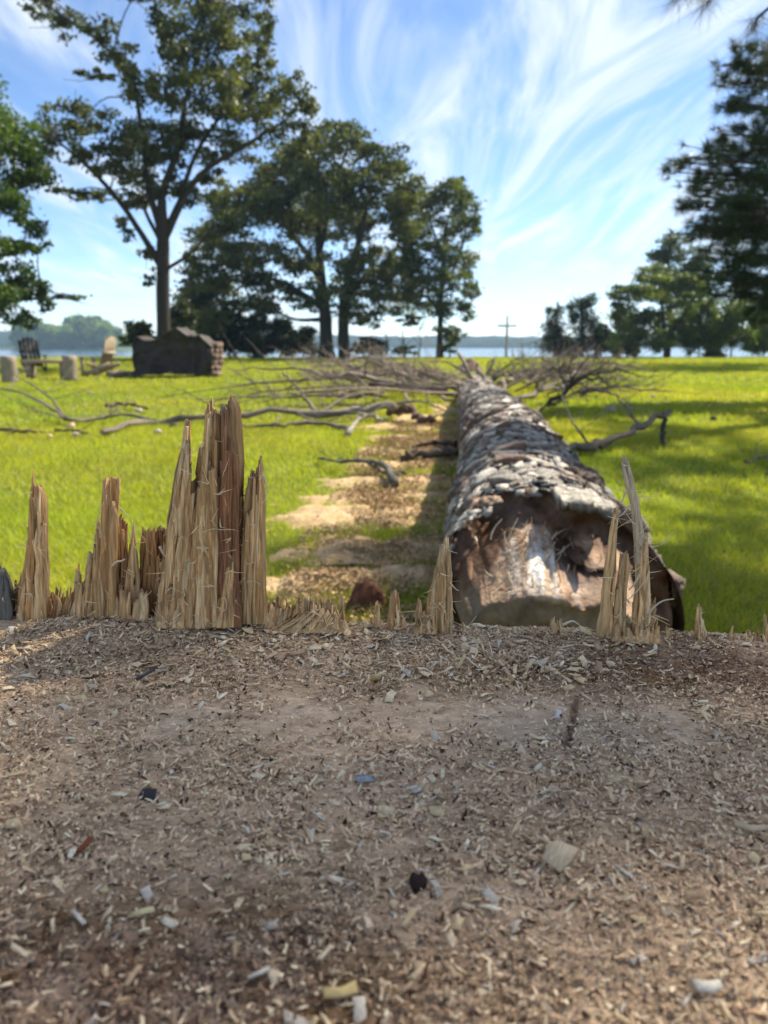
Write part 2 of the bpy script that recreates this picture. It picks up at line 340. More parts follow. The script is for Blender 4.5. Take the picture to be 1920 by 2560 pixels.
def limb_mesh(mb, pts, r0, r1, g, seg=6, c=(.06, .05, .042), n=10):
    P = spline(pts, n); P[1:-1] += g.normal(size=(n-2, 3))*r0*.25
    V, F = tube(P, np.linspace(r0, r1, n), seg, .08, g); mb.add2(V, F, c)
BARKC = (.042, .036, .030)
def tree(name, label, cat, Y, trunk, limbs, blobs, depth, seed, dens=260, size=.16, c0=(.035, .055, .012), c1=(.085, .095, .022), group=None, leafmat='leaf', base_z=None, clump=.34, twigs=True):
    g = np.random.default_rng(seed); b0 = at(trunk[0][0], trunk[0][1], Y); bz = float(gz(b0[0], b0[1])) if base_z is None else base_z
    root = np.array([b0[0], Y, bz]); e = obj(name, None, label=label, cat=cat, group=group, loc=root)
    s = K*Y/FPX; mb = MB(); P = [at(x, y, Y)-root for x, y, r in trunk]; P[0][2] = -.15; rr = [r*s for x, y, r in trunk]
    Ps = spline(P, 14); V, F = tube(Ps, np.interp(np.linspace(0, 1, 14), np.linspace(0, 1, len(rr)), rr)*np.concatenate([[1.5, 1.15], np.ones(12)]), 10, .05, g)
    mb.add2(V, F, BARKC); mb.build('trunk', M['bark'], e, True)
    nodes = [Ps[5:]]
    for lp in limbs:
        o0 = 0; o1 = g.uniform(-1, 1)*depth*.8; pts = []
        for k, (x, y, r) in enumerate(lp): pts.append(at(x, y, Y + o1*k/max(1, len(lp)-1)) - root)
        q = spline(pts, 16); mb = MB(); rr = np.interp(np.linspace(0, 1, 16), np.linspace(0, 1, len(lp)), [r*s for *_, r in lp])
        V, F = tube(q, rr, 7, .06, g); mb.add2(V, F, BARKC); mb.build('limb', M['bark'], e, True); nodes.append(q[3:])
    nodes = np.concatenate(nodes); B = px_blobs(blobs, Y, depth, g); B[:, :3] -= root
    if twigs:
        mb = MB()
        for b in B:
            d = np.linalg.norm(nodes-b[:3], axis=1) + .6*np.maximum(0, nodes[:, 2]-b[2]); i = d.argmin(); a = nodes[i]; c = b[:3]
            mid = (a+c)/2 + [0, 0, .12*np.linalg.norm(c-a)]; limb_mesh(mb, [a, mid, c], .045*s*60*.5+.01, .012, g, 5, BARKC, 7)
            for _ in range(4):
                t = c + g.normal(size=3)*b[3:]*.6; limb_mesh(mb, [mid*.4+c*.6, (c+t)/2+g.normal(size=3)*.1, t], .018, .006, g, 4, BARKC, 5)
        mb.build('branches', M['bark'], e, True, kind='stuff')
    V, F, C = leaf_blobs(B, g, dens, size, c0, c1, clump); obj('crown', make_mesh('crown', V, F, C), M[leafmat], e)
    return e

# ------------------------------------------------------------------ broadleaf trees by the lake
A_bl = [(100,15,40,25),(160,55,50,30),(230,90,50,35),(275,135,42,40),(205,165,40,15),(300,190,40,50),(350,60,40,50),(430,40,80,50),(540,30,50,45),(578,60,20,35),
 (390,120,60,50),(480,130,70,50),(430,200,80,55),(540,200,80,55),(625,200,45,45),(660,235,25,40),(600,260,65,45),(120,280,50,40),(180,250,60,40),(240,290,60,42),(105,310,30,26),
 (330,290,65,45),(420,300,65,45),(510,320,60,36),(170,340,45,34),(250,370,55,45),(150,420,40,20),(330,380,55,50),(400,400,45,40),(290,450,50,34),(270,500,24,24),(318,545,16,26),(325,600,18,22),
 (470,240,60,45),(645,300,28,30),(420,-40,90,45),(520,-55,60,40),(300,-20,50,30),(70,-10,40,20),(360,330,50,40),(215,420,40,22),(455,370,35,26),(365,180,50,50),(300,330,45,40),(560,120,40,40),(480,60,60,40)]
tree('oak_tree', 'tall oak with dark bare trunk standing behind the tarp covered woodpile', 'tree', 31, [(352,742,15),(352,640,13),(352,560,13),(352,500,12),(350,430,8)],
 [[(352,500,10),(350,420,8),(385,320,6),(400,220,5),(430,110,4),(445,10,2)], [(356,515,8),(392,440,6),(440,370,5),(520,320,4),(610,265,2)], [(356,500,7),(385,440,5),(420,340,4),(470,260,3),(540,200,2)],
  [(345,570,8),(305,505,6),(262,440,5),(200,370,4),(125,305,2)], [(349,505,8),(320,400,6),(308,300,5),(285,180,4),(215,90,3),(105,15,2)], [(362,580,4),(410,548,3),(455,500,2)], [(347,520,5),(320,470,4),(300,420,3)]],
 A_bl, 2.6, 21, dens=330, size=.19, c0=(.034, .046, .016), c1=(.11, .115, .04), clump=.32)
B_bl = [(700,295,45,32),(655,320,40,30),(760,305,65,40),(830,350,55,40),(870,395,45,35),(620,375,65,42),(700,375,65,45),(780,405,65,48),(560,405,55,45),(535,460,70,42),(620,470,70,45),(700,480,65,45),(790,480,50,45),(860,460,42,42),
 (485,500,55,38),(560,540,70,38),(650,560,60,38),(740,565,55,40),(820,555,40,38),(460,585,60,34),(540,610,70,28),(440,640,55,34),(520,655,60,24),(620,625,50,26),(700,630,40,30),(790,620,55,34),(835,600,40,30),(765,665,50,28),(720,430,70,50),(660,430,60,40),(830,650,35,24),(600,430,50,40),(425,600,40,30),(410,650,40,30),(455,690,45,26),(500,560,50,34),(520,700,45,22),(580,660,40,20),(660,660,36,18),(480,620,50,30),(800,690,40,18),(420,560,30,24),(740,620,40,26),(500,420,40,34),(470,450,40,34),(640,340,40,30),(590,350,36,30),(440,520,40,34),(880,440,36,34),(870,510,34,36),(860,570,34,30),(880,630,36,26)]
tree('oak_tree', 'broad spreading oak with two thick dark trunks at the lake edge', 'tree', 46, [(706,772,15),(704,700,13),(700,650,12),(690,560,9),(690,430,5)],
 [[(744,772,13),(742,700,12),(748,620,9),(775,520,6),(800,420,3)], [(700,665,9),(660,640,7),(610,610,5),(540,590,3)], [(702,640,8),(670,560,6),(610,480,4),(560,410,2)], [(746,640,8),(800,590,6),(850,550,4),(875,470,2)], [(692,540,6),(720,420,4),(750,320,2)], [(698,690,5),(640,690,3),(590,670,2)]],
 B_bl, 3.5, 22, dens=280, size=.25, c0=(.03, .042, .014), c1=(.12, .13, .04), clump=.36)
C_bl = [(960,420,40,34),(1000,430,36,38),(915,455,40,34),(980,490,45,38),(1022,480,20,36),(940,530,34,34),(1000,560,36,36),(960,600,45,34),(1012,620,28,30),(900,640,45,30),(950,660,50,28),(1000,668,32,24),(862,662,40,24),(880,690,32,14),(970,550,30,30),(925,600,34,30),(985,400,34,22),(965,715,28,22),(985,730,24,18),(890,430,44,36),(880,480,42,40),(890,550,40,36),(860,600,36,28),(880,540,26,26),(885,590,30,26),(905,510,30,30)]
tree('sweetgum_tree', 'slender upright tree at the right end of the lakeside trees, near the cross', 'tree', 49, [(950,772,7),(951,700,6),(955,600,5),(965,480,3)],
 [[(952,680,4),(920,640,3),(880,650,2)], [(955,620,4),(990,560,3),(1010,480,2)], [(958,560,3),(930,480,2),(920,440,1.5)]], C_bl, 2., 23, dens=320, size=.22, c0=(.036, .055, .016), c1=(.12, .14, .036), clump=.36)
D_bl = [(20,290,60,50),(70,330,40,42),(30,380,70,45),(82,370,38,32),(20,450,50,42),(60,480,34,34),(30,540,52,26),(78,532,26,16),(20,600,52,34),(70,612,36,32),(30,660,52,38),(85,652,26,26),(165,645,22,9),(140,640,20,6),(-60,300,80,60),(-60,420,80,60),(-70,540,80,60),(-60,640,80,50),(-120,360,80,80),(-130,520,80,80),(-70,220,70,50),(60,690,30,20)]
tree('maple_tree', 'leafy dark green tree at the left edge of the picture', 'tree', 25, [(-70,815,20),(-70,650,17),(-75,480,12),(-70,300,6)], [[(-70,600,9),(-20,560,6),(50,540,3)], [(-72,500,9),(-10,430,5),(60,380,2)], [(-72,420,7),(-30,340,4),(30,290,2)], [(-70,660,7),(0,650,5),(90,645,2),(165,645,1)]],
 D_bl, 2., 24, dens=760, size=.15, c0=(.026, .05, .013), c1=(.08, .13, .024), clump=.42)
# far right pair of small cedars, shrubs, bushes
tree('cedar_tree', 'small dark feathery tree, left one of the pair right of the cross', 'tree', 50, [(1200,775,4),(1202,700,3),(1205,650,1.5)], [], [(1198,745,32,26),(1200,712,28,24),(1225,755,22,18),(1203,682,18,20),(1190,725,16,14),(1222,735,16,20),(1186,672,10,10)], .8, 31, dens=620, size=.17, clump=.62, c0=(.018, .032, .016), c1=(.035, .05, .025))
tree('cedar_tree', 'small dark feathery tree, right one of the pair right of the cross', 'tree', 50, [(1256,775,4),(1258,700,3),(1262,640,1.5)], [], [(1258,735,30,28),(1262,700,30,26),(1290,720,20,22),(1262,662,24,22),(1272,648,16,14),(1240,680,14,16),(1232,664,10,10),(1280,745,18,18),(1240,755,16,14)], .8, 32, dens=620, size=.17, clump=.62, c0=(.018, .032, .016), c1=(.035, .05, .025))
tree('willow_shrub', 'broad olive green shrub tree with drooping top, right of the bright bush', 'tree', 51, [(1440,778,5),(1435,720,4),(1430,660,3),(1425,620,2)], [[(1436,740,3),(1395,690,2),(1360,650,1)], [(1437,740,3),(1470,690,2),(1490,650,1)]],
 [(1345,630,38,18),(1385,630,44,26),(1410,600,40,28),(1465,610,44,30),(1500,620,40,30),(1345,690,36,36),(1430,640,42,22),(1475,650,34,24),(1400,680,42,28),(1450,690,42,34),(1375,715,34,32),(1420,735,40,28),(1365,755,22,20),(1510,655,26,14),(1330,655,16,12),(1480,735,30,28)], 1.6, 33, dens=640, size=.2, c0=(.06, .09, .024), c1=(.15, .18, .045))
tree('ash_tree', 'thin airy grey green tree rising behind the olive shrub tree', 'tree', 58, [(1450,776,4),(1448,680,3),(1445,560,2)], [], [(1430,560,34,30),(1465,535,36,30),(1440,595,38,26),(1480,580,38,32),(1405,600,26,18),(1450,520,26,16),(1510,560,34,30),(1520,600,34,30)], 1.5, 34, dens=330, size=.22, c0=(.05, .07, .035), c1=(.09, .11, .06))
tree('yellow_green_bush', 'small bright yellow green bush at the far edge of the lawn', 'bush', 48.5, [(1324,776,1.5),(1324,755,1)], [], [(1324,750,17,20),(1322,728,13,14),(1330,760,16,12)], .3, 35, dens=700, size=.16, c0=(.13, .20, .015), c1=(.22, .28, .02))
for k, (x, y, rx, ry, lb) in enumerate([(1298,734,24,36,'dark round bush between the cedar pair and bright yellow green bush'), (1355,736,26,38,'dark bush just right of the bright yellow green bush'), (1510,704,46,60,'wide green bush under the olive shrub tree at the lawn edge'), (1580,704,48,58,'green bush below the tips of the pine branches'), (1650,708,48,58,'rightmost bush along the far lawn edge'), (1540,762,26,12,'low brownish thicket in front of the lakeside bushes')]):
    tree('lakeside_bush', lb, 'bush', 50+k*.4, [(x,777,2),(x,y,1)], [], [(x,y,rx,ry),(x-rx*.5,y+ry*.5,rx*.6,ry*.5),(x+rx*.6,y+ry*.5,rx*.6,ry*.5),(x+rx*.3,y-ry*.5,rx*.5,ry*.5)], .6, 40+k, dens=700, size=.19, c0=(.05, .08, .022) if k != 5 else (.06, .045, .03), c1=(.15, .19, .045) if k != 5 else (.09, .07, .04), group='bushes along the far lawn edge')
US = [(300,724,38,30,'low dark bush left of the oak trunk, behind the tarp'), (392,715,40,60,'dark bush right of the oak trunk, behind the tarp'), (440,705,42,66,'dark tall bush above the right end of the tarp pile'), (496,712,36,62,'upright dark bush right of the tarp pile'), (548,725,40,50,'dark bush midway between tarp pile and double trunked oak'), (606,732,44,44,'low dark bush left of the double trunked oak'), (655,742,38,34,'low dark bush just left of the double trunks'),
      (800,748,40,22,'low weedy bush right of the double trunks'), (875,757,30,10,'thin low weeds along the bank under the spreading oak'), (972,752,18,14,'pale green weeds at the foot of the slender tree')]
for k, (x, y, rx, ry, lb) in enumerate(US):
    pale = k >= 8
    tree('understory_bush', lb, 'bush', 45.5+.35*k if k > 1 else 34, [(x,772,2),(x,y,1)], [], [(x,y,rx,ry),(x-rx*.5,y+ry*.4,rx*.6,ry*.5),(x+rx*.5,y+ry*.5,rx*.6,ry*.5),(x+rx*.2,y-ry*.6,rx*.55,ry*.45),(x-rx*.3,y-ry*.4,rx*.5,ry*.45)], .6, 60+k, dens=620 if not pale else 260, size=.2, c0=(.016, .026, .010) if not pale else (.06, .09, .02), c1=(.045, .058, .018) if not pale else (.14, .17, .03), group='understory bushes at the lake edge')
# bare saplings on the bank
for k, (x, y0, lb) in enumerate([(905,705,'bare thin sapling on the bank left of the slender tree'), (870,715,'leafless crooked sapling under the right side of the spreading oak'), (835,722,'leafless sapling close to the double trunked oak')]):
    g = np.random.default_rng(80+k); root = at(x, 772, 49); root[2] = gz(root[0], root[1]); e = obj('bare_sapling', None, label=lb, cat='sapling', group='bare saplings on the bank', loc=root)
    top = at(x, y0, 49)-root; mb = MB(); limb_mesh(mb, [(0,0,-.1), top*.5+[.1,0,0], top], .05, .02, g, 5, (.05,.045,.04)); mb.build('trunk', M['bark'], e)
    for j in range(5):
        a = top*g.uniform(.35, .95); mb = MB(); d = np.array([g.normal()*.8, g.normal()*.3, g.uniform(.4, 1.1)]); limb_mesh(mb, [a, a+d*.5+[0,0,.1], a+d], .025, .008, g, 4, (.05,.045,.04), 6); mb.build('limb', M['bark'], e)
# trees on the far shore, left
def shore():
    g = np.random.default_rng(90); metas = []
    for v in range(4):
        B = [(g.normal()*3, g.normal()*3, 9+g.normal()*3.5, 5, 5, 5) for _ in range(6)] + [(g.normal()*2.5, g.normal()*2, 4, 5.5, 5, 4) for _ in range(3)]
        V, F, C = leaf_blobs(B, g, 60, 1.6, (.07, .12, .03) if v % 2 else (.13, .20, .035), (.18, .25, .05), .4); mc = make_mesh('crown', V, F, C); mb = MB(); V, F = tube(spline([(0,0,-1),(0,0,5),(0,0,10)], 6), [.6]*3+[.4]*3, 6); mb.add2(V, F, BARKC); metas.append((mc, mb.mesh('trunk')))
    for k, px in enumerate(np.linspace(48, 262, 15)):
        p = at(px, 750, 560+(k % 3)*14); h = np.interp(px, [48, 90, 130, 170, 200, 262], [.95, .95, .9, 1.25, 1.25, .62])
        e = obj('shore_tree', None, label='leafy green tree on the far lake shore, %s of the row from the left' % ['first', 'second', 'third', 'fourth', 'fifth', 'sixth', 'seventh', 'eighth', 'ninth', 'tenth', 'eleventh', 'twelfth', 'thirteenth', 'fourteenth', 'fifteenth'][k], cat='tree', group='trees on the far shore', loc=(p[0], p[1], -3.2)); e.scale = (.95, .95, h*g.uniform(.95, 1.08)); e.rotation_euler = (0, 0, g.uniform(0, 6))
        mc, mt = metas[k % 4]; obj('crown', mc, M['leaf'], e); obj('trunk', mt, M['bark'], e)
shore()

# ------------------------------------------------------------------ pines
def tufts(P, D, g, ln=.17, nn=26, wd=.0045):
    n = len(P); m = n*nn; Pp = np.repeat(P, nn, 0); d = np.repeat(D, nn, 0)*.7 + g.normal(size=(m, 3))*.75; d /= np.linalg.norm(d, axis=1)[:, None]
    L_ = (ln*g.uniform(.7, 1.15, m))[:, None]; sd = np.cross(d, g.normal(size=(m, 3))); sd /= np.linalg.norm(sd, axis=1)[:, None]; st = Pp + g.normal(size=(m, 3))*.015
    V = np.stack([st-sd*wd/2, st+sd*wd/2, st+d*L_ + [0, 0, -.02]], 1).reshape(-1, 3); return V, np.arange(3*m).reshape(-1, 3)
def pine(name, label, base, height, r0, blobs, seed, tuft_d=34, c=(.042, .066, .028), wd=.006, ln=.19):
    """blobs in world space (cx,cy,cz,r): needle masses, each carried by a branch"""
    g = np.random.default_rng(seed); base = np.array(base, float); e = obj(name, None, label=label, cat='tree', loc=base); mb = MB()
    P = spline([(0,0,-.2),(.1,0,height*.4),(0,.15,height*.75),(.1,.1,height)], 14); V, F = tube(P, np.linspace(r0, .05, 14), 12, .06, g); mb.add2(V, F, (.11, .075, .055)); mb.build('trunk', M['bark'], e, True)
    tp = []; td = []; mbs = MB()
    for b in blobs:
        c_ = np.array(b[:3])-base; r = b[3]; hz = np.clip(c_[2]-.15*np.hypot(c_[0], c_[1]), .8, height*.97); a = np.array([.05, .05, hz])
        mid = (a+c_)/2 + [0, 0, .05*np.linalg.norm(c_-a)]; mb = MB(); q = spline([a, mid, c_], 9); V, F = tube(q, np.linspace(.03+.01*r, .012, 9), 6, .08, g); mb.add2(V, F, (.09, .065, .05)); mb.build('limb', M['bark'], e, True)
        for k in range(int((9*r+4)*(b[4] if len(b) > 4 else 1)+.5)):
            u = g.normal(size=3); u /= np.linalg.norm(u); t = c_ + u*r*g.uniform(.5, 1.1)*[1, 1, .8]; s0 = q[g.integers(4, 9)]; mm = (s0+t)/2 + [0, 0, -.05]
            qq = spline([s0, mm, t], 6); V, F = tube(qq, np.linspace(.014, .006, 6), 4); mbs.add2(V, F, (.08, .06, .045)); dd = t-s0; dd /= np.linalg.norm(dd)+1e-9
            for j in range(max(3, int(tuft_d/(9+4/r)))):
                w_ = g.uniform(.45, 1.05); p = s0*(1-w_)+t*w_ + g.normal(size=3)*.09*r; tp.append(p); td.append(dd + [0, 0, .35])
    mbs.build('branchlets', M['bark'], e, kind='stuff')
    tp = np.array(tp); V, F = tufts(tp, np.array(td), g, ln, 26, wd)
    C = np.repeat(np.array(c)*g.uniform(.6, 1.5, (len(tp), 1)), 26*3, 0); obj('crown', make_mesh('crown', V, F, C), M['needle'], e); print(name, len(tp)*26); return e
g = np.random.default_rng(50)
PB = [(1600,140,55,Y_) for Y_ in (12.6,)]
P1 = []
for (x, y, r, Y_) in [(1610,140,42,13),(1562,178,14,13.2),(1605,225,42,12.6),(1650,180,50,13.5),(1560,222,18,12.8),(1496,340,34,12.6),(1462,372,26,12.8),(1545,325,30,13.4),(1585,360,50,13),(1500,425,38,13.2),(1570,430,48,12.4),(1640,420,55,13.2),
   (1482,488,22,12.8),(1548,500,44,13),(1620,510,52,12.5),(1540,558,32,13.2),(1600,590,42,12.8),(1505,598,18,13),(1645,655,34,12.6),(1650,300,40,13.4),(1660,570,50,13.2),(1700,250,60,13),(1720,400,70,13),(1730,540,70,12.6),(1700,120,60,13),(1530,455,36,12.2),(1470,445,14,13),(1615,460,45,13.6),(1590,545,36,12.3),(1650,610,30,12.6),(1520,385,36,12.9),(1620,380,45,12.4),(1560,290,30,13),(1620,320,40,12.7),(1510,500,30,12.5),(1580,470,45,13.4),(1530,600,30,12.6),(1570,630,34,13),(1610,640,36,13.3),(1560,140,18,13),(1640,110,40,12.8),(1610,690,26,13),(1650,500,50,12.9)]:
    p = at(x, y, Y_); P1.append((p[0], p[1], p[2], 1.12*r*K*Y_/FPX))
for k in range(34):
    a = g.uniform(0, 6.28); rr = g.uniform(1., 3.6); z = g.uniform(3.5, 13); X_, Y_ = 11+rr*math.cos(a)*(1.15-z/18), 13.5+rr*math.sin(a)*(1.15-z/18)
    if X_/Y_ < .60 and z < 8: continue
    P1.append((X_, Y_, z, g.uniform(.5, .95)))
pine('pine_tree', 'dark pine with dense needle masses at the right edge of the picture', (11, 13.6, 0), 14.5, .27, P1, 51, tuft_d=165, wd=.010)
# second pine, right of the camera: it throws the shade on stump and lawn; one twig hangs into the top right corner
ZTOP = .78; P2 = []; ST = np.array([0, .42, .8])
for k in range(3):
    t = g.uniform(9.5, 15.5); p = ST + SD*t + g.normal(size=3)*[1.5, 1.5, .7]
    if p[0]/max(p[1], .1) < .66+.9/max(p[1], 1): continue
    P2.append((p[0], p[1], p[2], g.uniform(.5, .8), .5))
for gx in np.arange(-.35, .5, .17):
    for gy in np.arange(.1, .8, .17):
        if (round(gx/.17)+3*round(gy/.17)) % 5 and not (gx > -.1 and gx < .2 and gy > .3 and gy < .6 and round(gx/.17) % 2): continue
        t = g.uniform(11.5, 16.5); p = np.array([gx, gy, ZTOP]) + SD*t + g.normal(size=3)*.05; P2.append((p[0], p[1], p[2], g.uniform(.20, .30), .3))
for (gx, gy) in [(-.22, .46), (-.1, .49), (.02, .47), (.13, .48), (-.16, .54), (0, .55), (.24, .5), (.12, .4), (-.05, .40), (-.3, .5)]:
    p = np.array([gx, gy, ZTOP]) + SD*g.uniform(11.5, 16) + g.normal(size=3)*.03; P2.append((p[0], p[1], p[2], g.uniform(.17, .26), .25))
for (qx, qy) in [(1560,950),(1640,965),(1290,1010),(1400,1000),(1500,1120),(1600,1160),(1440,1190),(1540,1250),(1640,1300),(1500,1330),(860,1225),(910,1270),(770,1285),(640,1168),(930,1180),(1130,1250),(1250,1220),(1400,1280),(1080,1180)]:
    for k in range(2):
        p = gnd(qx, qy) + SD*g.uniform(9.8, 14.2) + g.normal(size=3)*.10; P2.append((p[0], p[1], p[2], g.uniform(.32, .48)))
tw = at(1560, 5, 4.7); P2.append((tw[0]+.9, tw[1]+.3, tw[2]+.25, .3))
pine2 = pine('pine_tree', 'pine beyond the right edge, its needle twigs hanging into the top right corner', (9.0, 5.7, 0), 17, .24, P2, 52, tuft_d=44)
def twig(px_pts, Y, parent):
    g = np.random.default_rng(77); mb = MB(); nb = MB(); off = np.array(parent.location)
    for pts, r in px_pts:
        P = spline([at(x, y, Y+dz)-off for x, y, dz in pts], 10); V, F = tube(P, np.linspace(r, r*.5, 10), 6); mb.add2(V, F, (.08, .055, .045))
        tip = P[-1]; d = P[-1]-P[-3]; d /= np.linalg.norm(d)
        for q in (P[-1], P[-2], P[-4]):
            V, F = tufts(q[None], (d+[0, 0, -.25])[None], g, .17, 45, .0022); nb.add(V, F, (.10, .10, .055))
    mb.build('hanging_twig', M['bark'], parent, True); nb.build('hanging_needles', M['needle'], parent)
twig([([(1760,-60,.6),(1690,-5,.2),(1640,35,0),(1632,52,0)], .012), ([(1700,-60,.5),(1600,-35,.2),(1545,-14,0),(1525,2,0)], .010), ([(1700,-80,.4),(1600,-45,.2),(1500,-22,0),(1462,-8,0)], .009), ([(1720,30,.3),(1690,60,.1),(1668,90,0)], .008)], 4.7, pine2)
# off-frame pine at the right that shades the far lawn
g = np.random.default_rng(53); P3 = []
for k in range(70):
    a = g.uniform(0, 6.28); rr = g.uniform(.6, 6.2); z = g.uniform(3.5, 14); z *= 1.35; P3.append((23.5+rr*math.cos(a)*(1.2-z/24), 37+rr*math.sin(a)*(1.2-z/24), z, g.uniform(1.1, 1.8)))
pine('pine_tree', 'pine outside the right edge whose shadow crosses the far lawn', (23.5, 37, 0), 20, .32, P3, 54, tuft_d=80, wd=.025)

# ------------------------------------------------------------------ the felled log
def rimoff(th):
    th = np.asarray(th, float); return .30*np.exp(-((th-R(122))/R(32))**2) + .10*np.exp(-((th-R(52))/R(20))**2) + .05*np.exp(-((th-R(165))/R(20))**2) - .10*np.exp(-((th-R(78))/R(12))**2) + .03*fbm(th*3.1, 3.0, 1.0, 3)
def log():
    g = np.random.default_rng(100); e = obj('felled_pine_log', None, label='big felled pine log with scaly grey bark lying away from the stump', cat='log', loc=L0)
    ns, nt = 240, 56; ss = np.linspace(-.02, 18.4, ns)**1.0; ss = np.concatenate([np.linspace(-.02, 4, 150), np.linspace(4.05, 18.4, 90)])
    th = np.linspace(0, 2*math.pi, nt, endpoint=False); S, T = np.meshgrid(ss, th, indexing='ij')
    S2 = np.where(S < .6, rimoff(T) + (S+.02)/.62*(.6-rimoff(T)), S)      # ragged butt rim, cut back at the upper left
    rad = lrad(S2)*(1+.02*fbm(np.cos(T)*2, np.sin(T)*2, S2*.7, 3)) + .008*fbm(np.cos(T)*6, np.sin(T)*6, S2*7, 3)
    rad = rad + .06*np.clip(1-S2/.9, 0, 1)**2*np.clip(-np.sin(T)+.3*np.cos(T)+.2, 0, 1.2)
    cen = lcen(S2); P = cen + rad[..., None]*(1.07*np.cos(T)[..., None]*LR + np.sin(T)[..., None]*np.array([0, 0, 1.])); P[..., 2] = np.maximum(P[..., 2], -.03)
    i = (np.arange(ns-1)[:, None]*nt); j = np.arange(nt)[None]; k = (j+1) % nt; F = np.stack([i+j, i+nt+j, i+nt+k, i+k], -1).reshape(-1, 4)
    c = np.array([.075, .045, .033]) + .03*fbm(np.cos(T)*5, np.sin(T)*5, S*5, 3)[..., None]*np.array([1, .8, .7])
    obj('trunk', make_mesh('trunk', (P-L0).reshape(-1, 3), F, np.clip(c, .015, 1).reshape(-1, 3), True), M['bark'], e)
    # inside of the bark rim and butt
    # bark plates
    plates = []; cnt = 0
    pts = []
    for (sa, sb, m0) in ((-.02, 2.2, .080), (2.2, 5.5, .075), (5.5, 13.5, .11)):
        cand = int((sb-sa)*1.2/(m0*m0)*2.2); acc = []
        for q in range(cand):
            s_ = g.uniform(sa, sb); a_ = R(g.uniform(-28, 208)); w_ = a_*float(lrad(s_)); dmin = m0*g.uniform(.62, 1.15)
            if all((abs(s_-b[0]) > .2) or math.hypot((s_-b[0])/1.35, w_-b[2]) > dmin for b in acc[-400:]): acc.append((s_, a_, w_))
        pts += acc
    pts.sort(); PT = np.array(pts)
    for q in range(len(PT)):
        lo = max(0, q-140); nb = PT[lo:q+140]; dS = (nb[:, 0]-PT[q, 0])/1.35; dW = nb[:, 2]-PT[q, 2]; dd = np.hypot(dS, dW); k_ = (dd > 1e-6) & (dd < .3); plates.append((PT[q, 0], PT[q, 1], (dS[k_], dW[k_], dd[k_])))
    plates.sort(key=lambda p: p[0]); vis = [p for p in plates if R(-5) < p[1] < R(185)]
    first = set(id(p) for p in vis[:330]); rest = MB()
    for p in plates:
        s0, a0, (dS, dW, dd) = p; n = 10; an = np.linspace(0, 2*math.pi, n, endpoint=False)+g.uniform(0, .6); ca, sa_ = np.cos(an), np.sin(an); rr = np.full(n, .085)
        for x_, y_, d_ in zip(dS, dW, dd):
            cs = (ca*x_+sa_*y_)/d_; rr = np.where(cs > .05, np.minimum(rr, d_*.5/np.maximum(cs, .05)), rr)
        rr = np.maximum(rr*g.uniform(.82, 1.16, n)-.0012, .006); sz = 2*rr.mean(); R_ = float(lrad(s0)); rim_ = float(rimoff(np.array(a0)))
        if s0 < rim_+.01: continue
        arc = sum(math.exp(-((s0-c0-.10*math.sin(a0*1.3+c0)-.04*float(vnoise(a0*5, c0)))/w0)**2) for c0, w0 in ((.55, .14), (1.15, .16), (2.0, .2), (3.1, .25)))
        t = g.gamma(2.0, .0048)+.002 + .013*min(arc, 1); ds = ca*rr*1.35; dw = sa_*rr
        tilt = -ds/sz*g.normal(.006, .012); wt = dw/sz*g.normal()*.014
        ring = lambda f, hgt: (s0+ds*f, a0+dw*f/R_, R_+hgt)
        sA, aA, _ = ring(1.0, 0); sB, aB, _ = ring(.98, 0); sC, aC, _ = ring(.86, 0)
        rA = np.full(n, R_-.012) ; rB = R_ + t*.85 + tilt+wt; rC = R_ + t + tilt*.86+wt*.86 + g.normal(size=n)*.004
        fl = .06*np.clip(1-s0/.9, 0, 1)**2*max(0, -math.sin(a0)+.3*math.cos(a0)+.2)
        sv = np.concatenate([sA, sB, sC, [s0]]); av = np.concatenate([aA, aB, aC, [a0]]); rv = np.concatenate([rA, rB, rC, [R_+t+g.normal()*.004]]) + fl
        V = lcen(sv) + rv[:, None]*(1.07*np.cos(av)[:, None]*LR + np.sin(av)[:, None]*np.array([0, 0, 1.])) - L0
        j = np.arange(n); kk = (j+1) % n; Fq = np.vstack([np.stack([j, kk, n+kk, n+j], -1), np.stack([n+j, n+kk, 2*n+kk, 2*n+j], -1)]); Ft = np.stack([2*n+j, 2*n+kk, np.full(n, 3*n)], -1)
        q = g.random(); top = np.array([.26, .238, .21])*g.uniform(.5, 1.25)
        if q < .10: top = np.array([.26, .18, .135])*g.uniform(.6, 1.1)
        elif q < .30: top = np.array([.46, .43, .38])*g.uniform(.7, 1.1)
        edge = np.array([.10, .055, .04]); C = np.vstack([np.tile(edge, (n, 1)), np.tile(edge*.6+top*.4, (n, 1)), np.tile(top, (n+1, 1))*g.uniform(.8, 1.2, (n+1, 1))]); cnt += 1
        if id(p) in first and cnt <= 300:
            mb = MB(); mb.add2(V, [Fq, Ft], C); mb.build('bark_plate', M['plate'], e)
        else: rest.add2(V, [Fq, Ft], C)
    for q in range(3400):                                       # thin flakes lying over the plates
        s0 = g.uniform(.2, 9)**1.0 if q > 1300 else g.uniform(.12, 2.4); a0 = R(g.uniform(-10, 190)); R_ = float(lrad(s0)); n = 7; an = np.linspace(0, 2*math.pi, n, endpoint=False)+g.uniform(-.3, .3, n); sz = g.uniform(.02, .075)*(1 if s0 < 4 else 1.5); rr = sz*.5*g.uniform(.5, 1.3, n)
        asp = g.uniform(.8, 1.9); sv = s0+np.cos(an)*rr*asp; av = a0+np.sin(an)*rr/asp/R_; h = R_ + g.uniform(.004, .020) + np.cos(an)*g.normal()*.005 + np.sin(an)*g.normal()*.005
